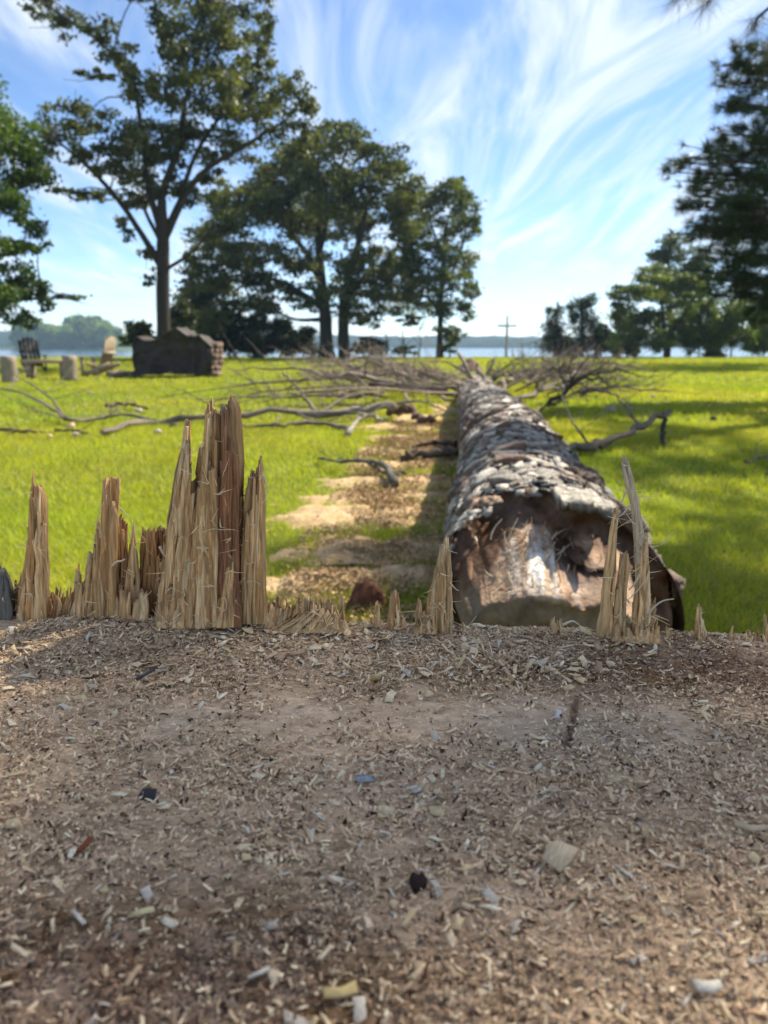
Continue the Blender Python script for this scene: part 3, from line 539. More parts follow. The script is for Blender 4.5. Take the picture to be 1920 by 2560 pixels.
        sv = np.concatenate([sv, sv]); av = np.concatenate([av, av]); rv = np.concatenate([h-.006, h]); V = lcen(sv) + rv[:, None]*(1.07*np.cos(av)[:, None]*LR + np.sin(av)[:, None]*np.array([0, 0, 1.])) - L0
        j = np.arange(n); kk = (j+1) % n; c_ = np.array([.34, .315, .28] if g.random() < .85 else [.26, .18, .13])*g.uniform(.55, 1.35); rest.add2(V, [np.stack([j, kk, n+kk, n+j], -1), np.array([[n, n+i_, n+i_+1] for i_ in range(1, n-1)])], np.vstack([np.tile(c_*.4, (n, 1)), np.tile(c_, (n, 1))]))
    rest.build('bark_scales', M['plate'], e, kind='stuff')
    # butt: height field over the cross section (u right, z up), facing the camera
    R_ = .300; cz = float(lcen(np.array(0.))[2]); st = .006; us = np.arange(-R_-.03, R_+.06, st); zs = np.arange(-.02, cz+R_+.01, st); U, Z = np.meshgrid(us, zs)
    Zr = Z-cz; rr = np.hypot(U/1.07, Zr*np.where(Zr < 0, .93, 1)); ang = np.arctan2(Zr, U)
    wob = .02*fbm(U*9, Z*9, 2, 3)
    lip = .405 + .022*fbm(U*14, 1.0, 0, 3) - np.clip(U-.10, 0, 1)*1.0 - np.clip(-.24-U, 0, 1)*2.0
    ledge = np.clip((Z-lip-.02*fbm(U*8, 2., 0, 3))/.115, 0, 1)
    prot = -.30*(1-ledge**1.1)                                # ledge reaches toward the camera
    side = np.clip((.225+.03*fbm(Z*18, 3., 0, 3)-U)/.035, 0, 1)*np.clip((U+.275+.05*fbm(Z*13, 5., 0, 3))/.05, 0, 1)
    side = np.where(Z > lip, side*np.clip((.25+.02*fbm(ang*5, 2., 0, 3)-rr)/.06, 0, 1), side)
    ro = rimoff(ang % (2*math.pi)); edgew = np.clip((rr-.17)/.12, 0, 1); edgew = edgew*edgew*(3-2*edgew)
    inner = np.clip(ro, -.02, .34)*edgew + .02*(1-edgew); inner = inner + .055*np.exp(-((ang-R(38))/R(30))**2)*np.clip((rr-.2)/.06, 0, 1)
    a = prot*side + inner*(1-side) + wob*.8
    fib = .03*fbm(U*20+Z*14, Z*26, 1, 5)*np.where(Z > lip, 1, .25); a = a+fib
    pocket = np.exp(-(((U+.02)/.10)**2 + ((Z-lip-.10)/.05)**2)); a = a + .10*np.clip(fbm(U*14, Z*24, 12, 5)*3.2-.15, 0, 1)*np.clip((Z-lip)/.03, 0, 1)*side
    cz_, cu = Z.shape; P = L0*0 + U[..., None]*LR + a[..., None]*LD + Z[..., None]*np.array([0, 0, 1.])
    q = (np.arange(cz_-1)[:, None]*cu + np.arange(cu-1)[None]).ravel(); F = np.stack([q, q+1, q+cu+1, q+cu], -1)
    rmax = R_ + .004 + .006*fbm(ang*3, 1.0, 0, 2); inside = (rr < rmax).ravel(); F = F[inside[F].all(1)]
    front = (Z < lip-.004); sidem = (side < .5)
    n1 = fbm(U*16, Z*30, 9, 4)[..., None]; n2 = np.clip(fbm(U*34, Z*9, 6, 4), 0, 1)[..., None]
    c_top = np.array([.20, .125, .08]) + n1*np.array([.18, .12, .08]); c_top = c_top*(1-n2*.5) + np.array([.62, .48, .33])*n2*.5
    white = (np.exp(-(((U+.08)/.09)**2 + ((Z-lip-.045)/.035)**2))*np.clip(fbm(U*60, Z*10, 3, 3)*2.2+.45, 0, 1))[..., None]; c_top = c_top*(1-white) + np.array([.66, .64, .60])*white
    rot = np.clip(fbm(U*14, Z*24, 12, 5)*3.2+.05 + 1.6*np.clip((Z-lip-.085)/.05, 0, 1), 0, 1)[..., None]; c_top = c_top*(1-.9*rot) + np.array([.055, .026, .017])*.9*rot
    c_front = np.array([.15, .11, .075]) + n1*.05; c_side = np.array([.11, .062, .04]) + n1*.045
    C = np.where(front[..., None], c_front, c_top); C = np.where(sidem[..., None], c_side, C); C = np.clip(C, .01, .9)
    for nm, sel, lb in (('cut_face', front, 'dark sawn lower face of the butt'), ('torn_ledge', ~front & ~sidem, 'pale torn ledge with white fibre streaks on the butt'), ('heartwood_face', ~front & sidem & (U < 0), 'dark brown wood inside the left bark rim'), ('heartwood_face', ~front & sidem & (U >= 0), 'dark brown wood inside the right bark rim')):
        s_ = sel.ravel()[F[:, 0]]; Fs = F[s_]
        if not len(Fs): continue
        ids = np.unique(Fs); mp = np.zeros(U.size, int); mp[ids] = np.arange(len(ids)); o = obj(nm, make_mesh(nm, P.reshape(-1, 3)[ids], mp[Fs], C.reshape(-1, 3)[ids], False), M['butt'], e); o['label'] = lb
    mb = MB()
    for q_ in range(130):
        u0 = g.normal()*.06 - .08; zz_ = .415 + g.uniform(0, .10); f0 = (zz_-.405)/.115; s_ = -.30*(1-f0) - .01; ln = g.uniform(.015, .05); p = u0*LR + s_*LD + np.array([0, 0, zz_]); d = np.array([g.normal()*.25, 0, 0]) + LD*g.uniform(-.7, .2) + np.array([0, 0, g.uniform(-.2, .9)]); d /= np.linalg.norm(d)
        V, F = tube(spline([p-d*ln*.4, p+d*ln*.3+g.normal(size=3)*.004, p+d*ln], 4), np.linspace(.0018, .0005, 4)*g.uniform(.5, 1.4), 4); mb.add2(V, F, np.array((.66, .56, .44) if g.random() < .6 else (.40, .24, .14))*g.uniform(.7, 1.1))
    mb.build('torn_fibres', M['butt'], e, kind='stuff')
    # thick bark rim flaps over the butt
    for k, (a0, w_, ln, th_) in enumerate([(R(80), .40, .20, .03)]):
        nA, nS = 14, 8; A = np.linspace(a0-w_/2, a0+w_/2, nA); mb = MB(); VV = []
        for lay in (0, 1):
            for q_ in range(nS):
                f = q_/(nS-1); sv = -ln*.45*(1-f) + .25*f + (.11*fbm(A*9, k*2.0+.3, 0, 4)*(1-f)); rv = lrad(sv) + (.016+.016*fbm(A*13, f*9, k, 4) if lay else -.012) + .006*(1-f)*(1 if lay else .3)
                fl = .06*np.clip(1-sv/.9, 0, 1)**2*np.clip(-np.sin(A)+.3*np.cos(A)+.2, 0, 1.2); rv = rv+fl
                VV.append(lcen(sv) + rv[:, None]*(1.07*np.cos(A)[:, None]*LR + np.sin(A)[:, None]*np.array([0, 0, 1.])) - L0)
        VV = np.array(VV).reshape(2, nS, nA, 3); idx = np.arange(2*nS*nA).reshape(2, nS, nA); Fs = []
        for lay in (0, 1):
            I = idx[lay]; f = np.stack([I[:-1, :-1], I[:-1, 1:], I[1:, 1:], I[1:, :-1]], -1).reshape(-1, 4); Fs.append(f if lay == 0 else f[:, ::-1])
        for sl in ((slice(None), 0, slice(None)),):
            I = idx[:, 0, :]; Fs.append(np.stack([I[0, :-1], I[1, :-1], I[1, 1:], I[0, 1:]], -1))
        for ee in (0, -1):
            I = idx[:, :, ee]; Fs.append(np.stack([I[0, :-1], I[1, :-1], I[1, 1:], I[0, 1:]], -1))
        cc = np.concatenate([np.tile((.05, .028, .02), (nS*nA, 1)), np.tile((.32, .29, .245), (nS*nA, 1))*g.uniform(.45, 1.5, (nS*nA, 1))])
        mb.add(VV.reshape(-1, 3), np.concatenate(Fs), cc); mb.build('bark_flap', M['plate'], e)
    # broken branch stubs standing out of the log
    for (s0, a0, ln, r) in [(8.6, 70, .18, .04), (9.6, 120, .30, .04), (10.4, 60, .28, .035), (11.2, 95, .2, .03), (12.2, 130, .4, .03), (12.8, 50, .3, .03), (6.4, 35, .14, .04), (7.3, 150, .16, .04)]:
        a = R(a0); o_ = lcen(np.array(s0))-L0; d = math.cos(a)*LR + math.sin(a)*np.array([0, 0, 1.]) + .35*LD; Rr = float(lrad(s0)); p0 = o_ + d*Rr*.8; p1 = o_ + d*(Rr+ln*.6) + g.normal(size=3)*.04; p2 = o_ + d*(Rr+ln) + g.normal(size=3)*.08
        mb = MB(); V, F = tube(spline([p0, p1, p2], 7), np.linspace(r, r*.6, 7), 7, .12, g); mb.add2(V, F, (.24, .19, .15)); mb.build('branch_stub', M['plate'], e, True)
log()

# ------------------------------------------------------------------ fallen branches
BG = np.random.default_rng(200)
def branch(pts, r0, r1, label, group=None, twigs=0, tl=.6, colr=(.17, .135, .105), name='fallen_branch', up=.25, seg=7, n=18):
    g = BG; P = spline(pts, n); P[1:-1] += g.normal(size=(n-2, 3))*r0*.32; root = P[0].copy(); P = P-root; rad = np.linspace(r0, r1, n); rad = rad*.58*(1+.2*g.normal(size=n).clip(-1, 2)); V, F = tube(P, rad, seg, .12, g); mb = MB()
    C = np.array(colr)*.8*g.uniform(.6, 1.4, (len(V), 1)); mb.add2(V, F, C); o = mb.build(name, M['plate'], None, False, label=label, cat='branch', group=group, loc=root)
    for k in range(twigs):
        i = g.integers(2, n-1); t = P[min(i+1, n-1)]-P[i]; t /= np.linalg.norm(t)+1e-9; sd = np.cross(t, [0, 0, 1])*g.choice([-1, 1]); d = t*g.uniform(.3, 1) + sd*g.uniform(.4, 1.1) + np.array([0, 0, g.uniform(-.1, 1)*up*2]); ln = tl*g.uniform(.4, 1.2)
        q = P[i] + d*ln; q[2] = max(q[2], -root[2]+.02); m_ = (P[i]+q)/2 + g.normal(size=3)*ln*.08; r_ = max(rad[i]*.45, .006); mb = MB(); qq = spline([P[i], m_, q], 7); V, F = tube(qq, np.linspace(r_, r_*.35, 7), 5, .08, g); mb.add2(V, F, np.array(colr)*g.uniform(.7, 1.2))
        for _ in range(g.integers(1, 5)):
            z0 = qq[g.integers(2, 6)]; z1 = z0 + (d*.5 + g.normal(size=3)*.5)*ln*.5; V, F = tube(spline([z0, (z0+z1)/2+g.normal(size=3)*.02, z1], 4), np.linspace(r_*.45, r_*.2, 4), 4); mb.add2(V, F, np.array(colr)*.9)
        mb.build('twig', M['plate'], o)
    return o
def gp(x, y, z=.0):
    p = gnd(x, y); p[2] += z; return p
branch([gp(222,946,.06), gp(300,922,.06), gp(420,921,.10), gp(560,915,.12), gp(700,912,.14), gp(800,909,.17), gp(850,914,.2)], .055, .10, 'long thick fallen branch crossing the lawn left of the log', twigs=4, tl=.8, colr=(.24,.2,.165))
branch([gp(840,905,.12), gp(880,915,.16), gp(935,924,.08)], .085, .06, 'short thick branch piece ending against the log, right of the long branch', twigs=2, tl=.5, colr=(.15,.10,.075))
branch([gp(380,926,.05), gp(330,918,.08), gp(270,914,.10), gp(190,921,.08), gp(150,924,.1), gp(100,905,.22), gp(40,890,.3), gp(-20,880,.35)], .045, .02, 'forked grey branch at far left with thin twigs rising', twigs=7, tl=1.1, colr=(.2,.17,.14))
branch([gp(145,924,.1), gp(110,892,.22), gp(60,858,.3), gp(20,840,.35)], .035, .012, 'thin grey branch rising up left from the forked branch', twigs=6, tl=.9)
branch([gp(-10,938,.05), gp(60,942,.05), gp(130,938,.05), gp(190,944,.04)], .04, .02, 'dark branch lying flat at the far left below the forked branch', twigs=4, tl=.5, colr=(.09,.075,.06))
branch([gp(500,925,.03), gp(590,929,.05), gp(680,925,.06), gp(760,934,.03)], .03, .04, 'thinner branch lying just below the long thick branch', twigs=3, tl=.4, colr=(.2,.165,.13))
branch([gp(752,948,.04), gp(770,930,.12), gp(800,925,.16), gp(830,930,.1)], .05, .03, 'pale crooked forked branch beside the sawdust strip', twigs=2, tl=.35, colr=(.36,.32,.26))
branch([gp(688,1000,.04), gp(740,1024,.10), gp(790,1030,.12), gp(830,1036,.11), gp(853,1064,.06)], .018, .042, 'dark forked stick lying alone on the grass near the sawdust', twigs=2, tl=.28, colr=(.13,.12,.10))
branch([gp(800,1022,.08), gp(840,1036,.06), gp(876,1034,.05)], .03, .022, 'short side piece crossing the dark forked stick', colr=(.13,.11,.09))
branch([gp(868,1003,.06), gp(915,1000,.08), gp(985,1002,.1)], .05, .06, 'dark broken slab of branch poking out left of the log', twigs=1, tl=.2, colr=(.11,.09,.075))
branch([gp(890,985,.08), gp(930,980,.1), gp(985,982,.1)], .02, .05, 'short dark stub just above the broken slab left of the log', colr=(.07,.05,.04))
branch([gp(1165,1000,.07), gp(1240,988,.10), gp(1310,975,.14), gp(1380,962,.20), gp(1440,946,.28)], .075, .04, 'dead branch with dark upturned tip lying right of the log', twigs=3, tl=.5, colr=(.17,.135,.11))
branch([gp(1428,946,.26), gp(1430,955,.15), gp(1432,968,.0)], .04, .045, 'dark stub propping up the tip of the dead branch right of the log', colr=(.06,.05,.045))
branch([gp(1270,985,.1), gp(1232,945,.2), gp(1212,900,.35), gp(1240,860,.55)], .02, .01, 'thin dark twig arching up from the dead branch right of the log', twigs=5, tl=.5, colr=(.07,.06,.05))
branch([gp(1150,905,.05), gp(1185,893,.12), gp(1200,890,.1)], .04, .02, 'small dark forked stick on the grass right of the log', twigs=2, tl=.3, colr=(.11,.08,.06))
branch([gp(1610,1005,.03), gp(1650,1000,.05), gp(1700,995,.05)], .022, .012, 'grey twig lying at the right edge of the lawn', twigs=4, tl=.4, colr=(.2,.18,.15))
branch([gp(230,885,.05), gp(265,882,.08), gp(320,890,.05)], .05, .03, 'short dark branch chunk on the grass behind the forked branch', twigs=2, tl=.4, colr=(.10,.08,.06))
branch([gp(400,870,.2), gp(470,893,.1), gp(560,905,.08)], .02, .01, 'thin pale twig rising behind the splintered spikes', twigs=6, tl=.8, colr=(.16,.13,.09))
branch([gp(612,868,.50), gp(640,880,.35), gp(680,905,.1)], .03, .05, 'bare branch leaning up at the left end of the brush pile', twigs=1, tl=.4, colr=(.22,.18,.13))
branch([gp(808,880,.1), gp(825,868,.28), gp(850,866,.3), gp(885,885,.12)], .05, .035, 'pale arched branch in front of the brush pile', twigs=1, tl=.3, colr=(.34,.29,.24))
branch([gp(1110,872,.06), gp(1180,858,.15), gp(1240,855,.2), gp(1350,858,.15), gp(1455,858,.12)], .07, .015, 'long tapering branch at the right front edge of the brush pile', twigs=6, tl=.6, colr=(.19,.16,.13))
branch([gp(1212,872,.05), gp(1222,850,.25), gp(1250,838,.42)], .055, .045, 'pale sawn branch stub angled up at the right of the brush pile', colr=(.36,.32,.28))
def slash():
    g = BG; lb = 'bare brown branch tangled in the brush pile at the far end of the log'; gr = 'branches in the brush pile'
    for k in range(104):
        s0 = g.uniform(8.6, 17.5); c = lcen(np.array(s0)); sg = -1 if g.random() < .56 else 1; reach = g.uniform(1.6, 4.6) if sg < 0 else g.uniform(1.2, 3.6); fwd = g.uniform(-.9, 1.5); z0 = g.uniform(.05, .35)
        d = LR*sg*g.uniform(.35, 1) + LD*fwd; st = c*[1, 1, 0] + LR*sg*g.uniform(.1, 2.0) + [0, 0, z0]; en = st + d*reach; en[2] = g.uniform(.04, .5); mid = (st+en)/2 + LD*g.normal()*.5; mid[2] = max(st[2], en[2]) + g.uniform(-.1, .28); mid[2] = max(mid[2], .06)
        colr = np.array([.19, .15, .12])*g.uniform(.45, 1.9)
        lb = 'bare %s branch %s of the log, %s part of brush pile' % ('pale grey brown' if colr[0] > .19 else 'brown' if colr[0] > .145 else 'dark brown', 'left' if sg < 0 else 'right', 'near' if s0 < 11.5 else 'middle' if s0 < 14.5 else 'far')
        branch([st, mid, en], g.choice([g.uniform(.02, .04), g.uniform(.045, .075)]), .008, lb, gr, twigs=int(g.integers(5, 10)), tl=.6, colr=colr, seg=6, n=12, up=.5)
    for k in range(9):
        s0 = g.uniform(10, 17); c = lcen(np.array(s0))*[1, 1, 0]; st = c + LR*g.uniform(-3, 2.4) + [0, 0, .15]; en = st + np.array([g.normal()*.5, g.normal()*.3, g.uniform(.25, .5)])
        branch([st, (st+en)/2+g.normal(size=3)*.06, en], .04, .022, 'pale broken branch end sticking up out of the brush pile', 'upright stubs in the brush pile', twigs=1, tl=.3, colr=(.34, .27, .22), seg=6, n=8)
slash()

# ------------------------------------------------------------------ little things on the lawn
def chunk_mesh(g, sx, sy, sz, c):
    n = 9; an = np.linspace(0, 2*math.pi, n, endpoint=False); r = g.uniform(.75, 1.15, n); ring = np.stack([np.cos(an)*r*sx/2, np.sin(an)*r*sy/2], -1)
    V = np.vstack([np.c_[ring*.9, np.zeros(n)], np.c_[ring, np.full(n, sz*.5)+g.normal(size=n)*sz*.1], np.c_[ring*.7, np.full(n, sz)+g.normal(size=n)*sz*.15], [[0, 0, sz*1.02], [0, 0, 0]]])
    j = np.arange(n); k = (j+1) % n; Fq = np.vstack([np.stack([j, k, n+k, n+j], -1), np.stack([n+j, n+k, 2*n+k, 2*n+j], -1)]); Ft = np.vstack([np.stack([2*n+j, 2*n+k, np.full(n, 3*n)], -1), np.stack([k, j, np.full(n, 3*n+1)], -1)])
    mb = MB(); mb.add2(V, [Fq, Ft], np.array(c)*g.uniform(.8, 1.2, (len(V), 1))); return mb.mesh('chunk')
def lawn_bits():
    g = np.random.default_rng(300)
    for (x, y, s_, c, lb, nm, ct) in [(195,852,.16,(.62,.48,.36),'pale wood chunk on the lawn below the chair','wood_chunk','wood'), (350,846,.12,(.6,.5,.36),'small pale wood disc on the lawn below the tarp pile','wood_chunk','wood'), (300,893,.2,(.5,.42,.36),'pale wood chunk on the dark branch piece','wood_chunk','wood'),
        (155,930,.16,(.58,.42,.32),'pinkish wood chunk at the end of the flat dark branch','wood_chunk','wood'), (165,946,.14,(.65,.55,.45),'pale wood chip on the grass under the forked branch','wood_chunk','wood'), (108,950,.12,(.66,.48,.3),'orange wood chip at far left under the branches','wood_chunk','wood'), (342,940,.13,(.6,.52,.44),'round pale wood chip under the long branch','wood_chunk','wood'),
        (1316,893,.3,(.42,.37,.33),'grey wood block on the lawn right of the log','wood_chunk','wood'), (1360,889,.1,(.62,.56,.42),'small pale chip near the grey wood block','wood_chunk','wood'), (1530,880,.08,(.6,.55,.4),'tiny pale chip on the right lawn','wood_chunk','wood'), (1540,911,.16,(.06,.06,.03),'dark tuft on the right lawn','weed_clump','weed'), (1480,895,.12,(.07,.07,.03),'small dark tuft left of the larger one','weed_clump','weed'), (225,843,.08,(.55,.48,.33),'little pale chip beside the chunk below the chair','wood_chunk','wood'),
        (1655,1030,.05,(.10,.06,.05),'dark pine cone at the right edge of the lawn','pine_cone','cone'), (1410,858,.14,(.5,.42,.36),'pale wood end at the right end of the brush pile','wood_chunk','wood')]:
        s_ *= .62; c = np.array(c)*.75; p = gnd(x, y); obj(nm, chunk_mesh(g, s_, s_*g.uniform(.6, .9), s_*.45, c), M['chip'] if nm == 'wood_chunk' else M['bark'], label=lb, cat=ct, loc=(p[0], p[1], gz(p[0], p[1])+.02))
    # reddish bark slab between stump and log
    p = gnd(790, 1322); mb = MB(); n = 10; xs = np.linspace(-.055, .055, n); prof = .085*(1-(xs/.06)**2)**.7 + .006*g.normal(size=n)
    V = np.vstack([np.c_[xs, np.full(n, -.012), np.zeros(n)], np.c_[xs*.85+.004, np.full(n, -.006), prof], np.c_[xs*.85+.006, np.full(n, .02), prof*.97], np.c_[xs, np.full(n, .035), np.zeros(n)]]); j = np.arange(n-1)
    F = np.vstack([np.stack([a*n+j, a*n+j+1, (a+1)*n+j+1, (a+1)*n+j], -1) for a in range(3)]); mb.add(V, F, np.array((.14, .06, .035))*g.uniform(.7, 1.3, (4*n, 1))); o = mb.build('bark_slab', M['plate'], label='reddish brown bark slab standing behind the low splinters', cat='bark', loc=(p[0], p[1], 0)); o.scale = (1.5, 1.5, 1.5)
    # earth mound behind the pile
    p = at(1015, 778, 26); mb = MB(); uu, vv = np.meshgrid(np.linspace(-1, 1, 22), np.linspace(-1, 1, 22)); h = np.clip(1-np.hypot(uu, vv), 0, 1)*.55 + .06*fbm(uu*4, vv*4, 3, 3) - .05
    i = (np.arange(21)[:, None]*22 + np.arange(21)[None]).ravel(); mb.add(np.stack([uu*.62, vv*.5, h], -1), np.stack([i, i+1, i+23, i+22], -1), np.array((.15, .10, .075))*g.uniform(.7, 1.3, (484, 1))); mb.build('earth_mound', M['bark'], label='small brown mound poking up behind the brush pile', cat='mound', loc=(p[0], p[1], 0))
lawn_bits()

# ------------------------------------------------------------------ cross
def cross():
    p = gnd(1093, 773); Y = p[1]; s = K*Y/FPX; e = obj('wooden_cross', None, label='grey wooden cross standing at the lake edge', cat='cross', loc=(p[0], p[1], float(gz(p[0], p[1]))))
    h = 86*s; mb = MB(); mb.add(*box((0, 0, h/2-.1), .14, .12, h+.2), (.40, .37, .32)); mb.build('upright', M['oldwood'], e)
    mb = MB(); mb.add(*box((0, -.085, h*.76), 40*s, .10, .13), (.42, .39, .34)); mb.build('crossbar', M['oldwood'], e)
cross()

# ------------------------------------------------------------------ tarp covered woodpile
ORD = ['first', 'second', 'third', 'fourth', 'fifth', 'sixth', 'seventh', 'eighth', 'ninth', 'tenth', 'eleventh', 'twelfth', 'thirteenth', 'fourteenth', 'fifteenth']
def tarp():
    g = np.random.default_rng(400); p = gnd(375, 816); s = K*p[1]/FPX; W, Dp, H = 168*s, 1.15, 90*s; x0 = p[0]-W/2; y0 = p[1]
    nu, nv = 90, 60; u = np.linspace(0, 1, nu); V = []
    # arc coordinate over: front hem -> front top -> back top -> back hem
    t = np.linspace(0, 1, nv)
    for tt in t:
        if tt < .45: f = tt/.45; y, z = -.10*(1-f), f
        elif tt < .6: f = (tt-.45)/.15; y, z = f, 1.0
        else: f = (tt-.6)/.4; y, z = 1+.10*f, 1-f
        hem = .10 + .09*vnoise(u*9, .5) if tt < .45 else .25
        top = H*(np.interp(u, [0, .07, .2, .35, .48, .6, .72, .86, 1], [.74, .95, .84, .88, 1.06, 1.16, 1.0, .97, .70]) + .05*fbm(u*9, .3+tt*6, 2, 4)) - .10*abs(tt-.52)*(tt > .44)
        Z = hem*(1-z) + top*z; sag = -.05*np.sin(u*9+1)*np.sin(z*3.1); bul = .12*fbm(u*6, z*2.2, 3, 4) + .10*fbm(u*4+z*2.5, z*5-u*3, 6, 4)*z + .12*z**3 + .045*np.sin(u*36+4*fbm(u*3, z, 1, 2))*(1-.65*z) + .05*np.sin(u*11)*(1-z)
        V.append(np.stack([u*W + .03*fbm(u*4, z*5, 7, 2), y*Dp - bul, Z + sag*.6], -1))
    V = np.array(V); V[:, 0, 0] += .03; i = (np.arange(nv-1)[:, None]*nu + np.arange(nu-1)[None]).ravel()
    o = obj('tarp', make_mesh('tarp', V.reshape(-1, 3), np.stack([i, i+1, i+nu+1, i+nu], -1), None, True), M['tarp'], label='dark tarp draped over the firewood stack', cat='tarp', loc=(x0, y0, 0))
    # firewood under it, showing at the right end and a little at the left
    k = 0
    for iz in range(7):
        for iy in range(6):
            r = g.uniform(.075, .10); z = .1 + iz*.165; y = .12 + iy*.185 + (iz % 2)*.07
            if z > H*.84: continue
            ln = g.uniform(.5, .62); xr = W + g.uniform(-.08, .14); P = np.array([[xr-ln, y, z], [xr-ln*.5, y, z+.005], [xr, y, z]]); mb = MB(); Vt, F = tube(P, [r, r, r*.97], 8, .10, g); c = np.tile((.13, .09, .07), (len(Vt), 1)); c[-1] = (.38, .27, .18); mb.add2(Vt, F, c*g.uniform(.8, 1.3))
            mb.build('firewood_log', M['plate'], label='firewood log beside the tarp, %s row up, %s from the front' % (ORD[iz], ORD[iy]), cat='firewood', group='firewood at the end of the stack', loc=(x0, y0, 0)); k += 1
    for j in range(6):
        mb = MB(); P = spline([(W*.15*j+.1, .15, .06), (W*.15*j+.5, .5, .07), (W*.15*j+.6, .9, .06)], 4)
    for j, (dx, dy, rz) in enumerate([(-.35, .5, .3), (-.55, .3, .8), (-.28, .75, -.2), (-.75, .6, .5)]):
        mb = MB(); d = np.array([math.cos(rz), math.sin(rz), 0])*.28; P = np.array([-d, d*0, d]) + [0, 0, .09]; Vt, F = tube(P, .085, 8, .12, g); mb.add2(Vt, F, (.26, .2, .16)); mb.build('loose_log', M['plate'], label='loose grey firewood log lying left of the tarp stack, ' + ('closest to the tarp front', 'front one of the four', 'rearmost of the four', 'farthest from the tarp')[j], cat='firewood', group='loose logs left of the stack', loc=(x0+dx, y0+dy, 0))
tarp()

# ------------------------------------------------------------------ chairs and log furniture
def adirondack(loc, rz, label, dark=1.0):
    """faces +x in its own frame"""
    e = obj('adirondack_chair', None, label=label, cat='chair', loc=loc); e.rotation_euler = (0, 0, rz); cw = np.array((.30, .235, .16))*dark; g = np.random.default_rng(7)
    def bar(nm, c, sx, sy, sz, ry=0):
        mb = MB(); mb.add(*box(c, sx, sy, sz, 0, rotm((0, 1, 0), ry)), cw*g.uniform(.8, 1.15)); mb.build(nm, M['oldwood'], e)
    for k, y in enumerate(np.linspace(-.26, .26, 5)):     # back slats, fanned, rounded heights
        bar('back_slat', (-.34, y, .68+.05*(1-(y/.26)**2)), .022, .105, .86+.10*(1-(y/.26)**2), -.33)
    bar('back_rail', (-.40, 0, .70), .05, .66, .09, -.33); bar('back_rail', (-.24, 0, .30), .04, .6, .08, -.33)
    for k in range(5): bar('seat_slat', (.28-.115*k, 0, .38-.04*k), .10, .58, .022, .33)
    for y in (-.31, .31):
        bar('arm', (.05, y*1.08, .58), .78, .13, .025); bar('front_leg', (.34, y, .28), .11, .035, .58); bar('back_leg', (-.08, y*.93, .22), .98, .03, .13, -.36+.72)
    return e
def furniture():
    g = np.random.default_rng(410)
    p = gnd(212, 814); adirondack((p[0], p[1]+.1, 0), math.pi-.15, 'weathered wooden lounge chair facing left beside the tarp pile')
    p = gnd(40, 808); adirondack((p[0]-.1, p[1]+1.3, 0), -.9, 'dark wooden lounge chair at far left behind the log bench', .18)
    for (x, y, h, r, lb) in [(153, 824, .95, .20, 'upright log post just left of the lounge chair'), (22, 828, 1.0, .21, 'upright log post near the left edge of the lawn'), (-18, 828, .95, .2, 'upright log post cut off by the left edge')]:
        p = gnd(x, y); hh = h*(gnd(x, y)[1]/21)*.9*.86; mb = MB(); P = spline([(0, 0, -.05), (.01, 0, hh*.5), (.02, 0, hh)], 6); V, F = tube(P, r*.9, 14, .04, g); c = np.tile((.24, .195, .145), (len(V), 1)); c[-1] = (.45, .36, .26); mb.add2(V, F, c); mb.build('log_post', M['oldwood'], label=lb, cat='log', group='upright log posts', loc=(p[0], p[1], 0))
    p = gnd(85, 822); s = K*p[1]/FPX; e = obj('plank_bench', None, label='long rough plank bench between the log posts at far left', cat='bench', loc=(p[0], p[1]+.55, 0))
    mb = MB(); mb.add(*box((0, 0, .50), 105*s, .32, .10), (.33, .25, .18)); mb.build('seat', M['oldwood'], e)
    for dx in (-.35, .35): mb = MB(); mb.add(*box((dx*105*s, 0, .22), .16, .28, .48), (.22, .17, .12)); mb.build('leg', M['oldwood'], e)
furniture()

# ------------------------------------------------------------------ the stump
ZT = .78
PL = onz(0, 1338, ZT); PR = onz(1659, 1381, ZT); HD = (PR-PL)/np.linalg.norm(PR-PL); HN = np.array([-HD[1], HD[0], 0])   # HN points away from camera
SC = np.array([.045, .225]); SR = .46
def hp(px, py, off=0.0):
    d = ray(px, py); o = np.array([0, 0, EYE]); t = (np.dot(PL-o, HN)+off)/np.dot(d, HN); return o + d*t
CR = [[(842,1458),(815,1490),(785,1528),(757,1562)], [(1242,1516),(1238,1545),(1230,1575),(1224,1612)], [(1030,1638),(985,1690),(945,1738),(915,1772)], [(60,2050),(130,1985)]]
CRW = [(np.array([onz(x, y, ZT)[:2] for x, y in c]), d) for c, d in zip(CR, (.003, .012, .002, .008))]
def bl(x, y, cx, cy, rx, ry): return np.exp(-(((x-cx)/rx)**2 + ((y-cy)/ry)**2))
def w2(px, py): p = onz(px, py, ZT); return p[0], p[1]
_pile = w2(1020, 1460); _rim = w2(600, 1380); _lefth = w2(120, 1385); _rt = w2(1500, 1440); _bare = w2(900, 1545); _nl = w2(350, 2120); _bare2 = w2(1250,1590)
def heap(x, y):
    h = .006*bl(x, y, _pile[0], _pile[1], .075, .030) + .002*bl(x, y, _rim[0]-.05, _rim[1]+.02, .28, .03) + .005*bl(x, y, _lefth[0], _lefth[1]+.01, .10, .035)
    return h
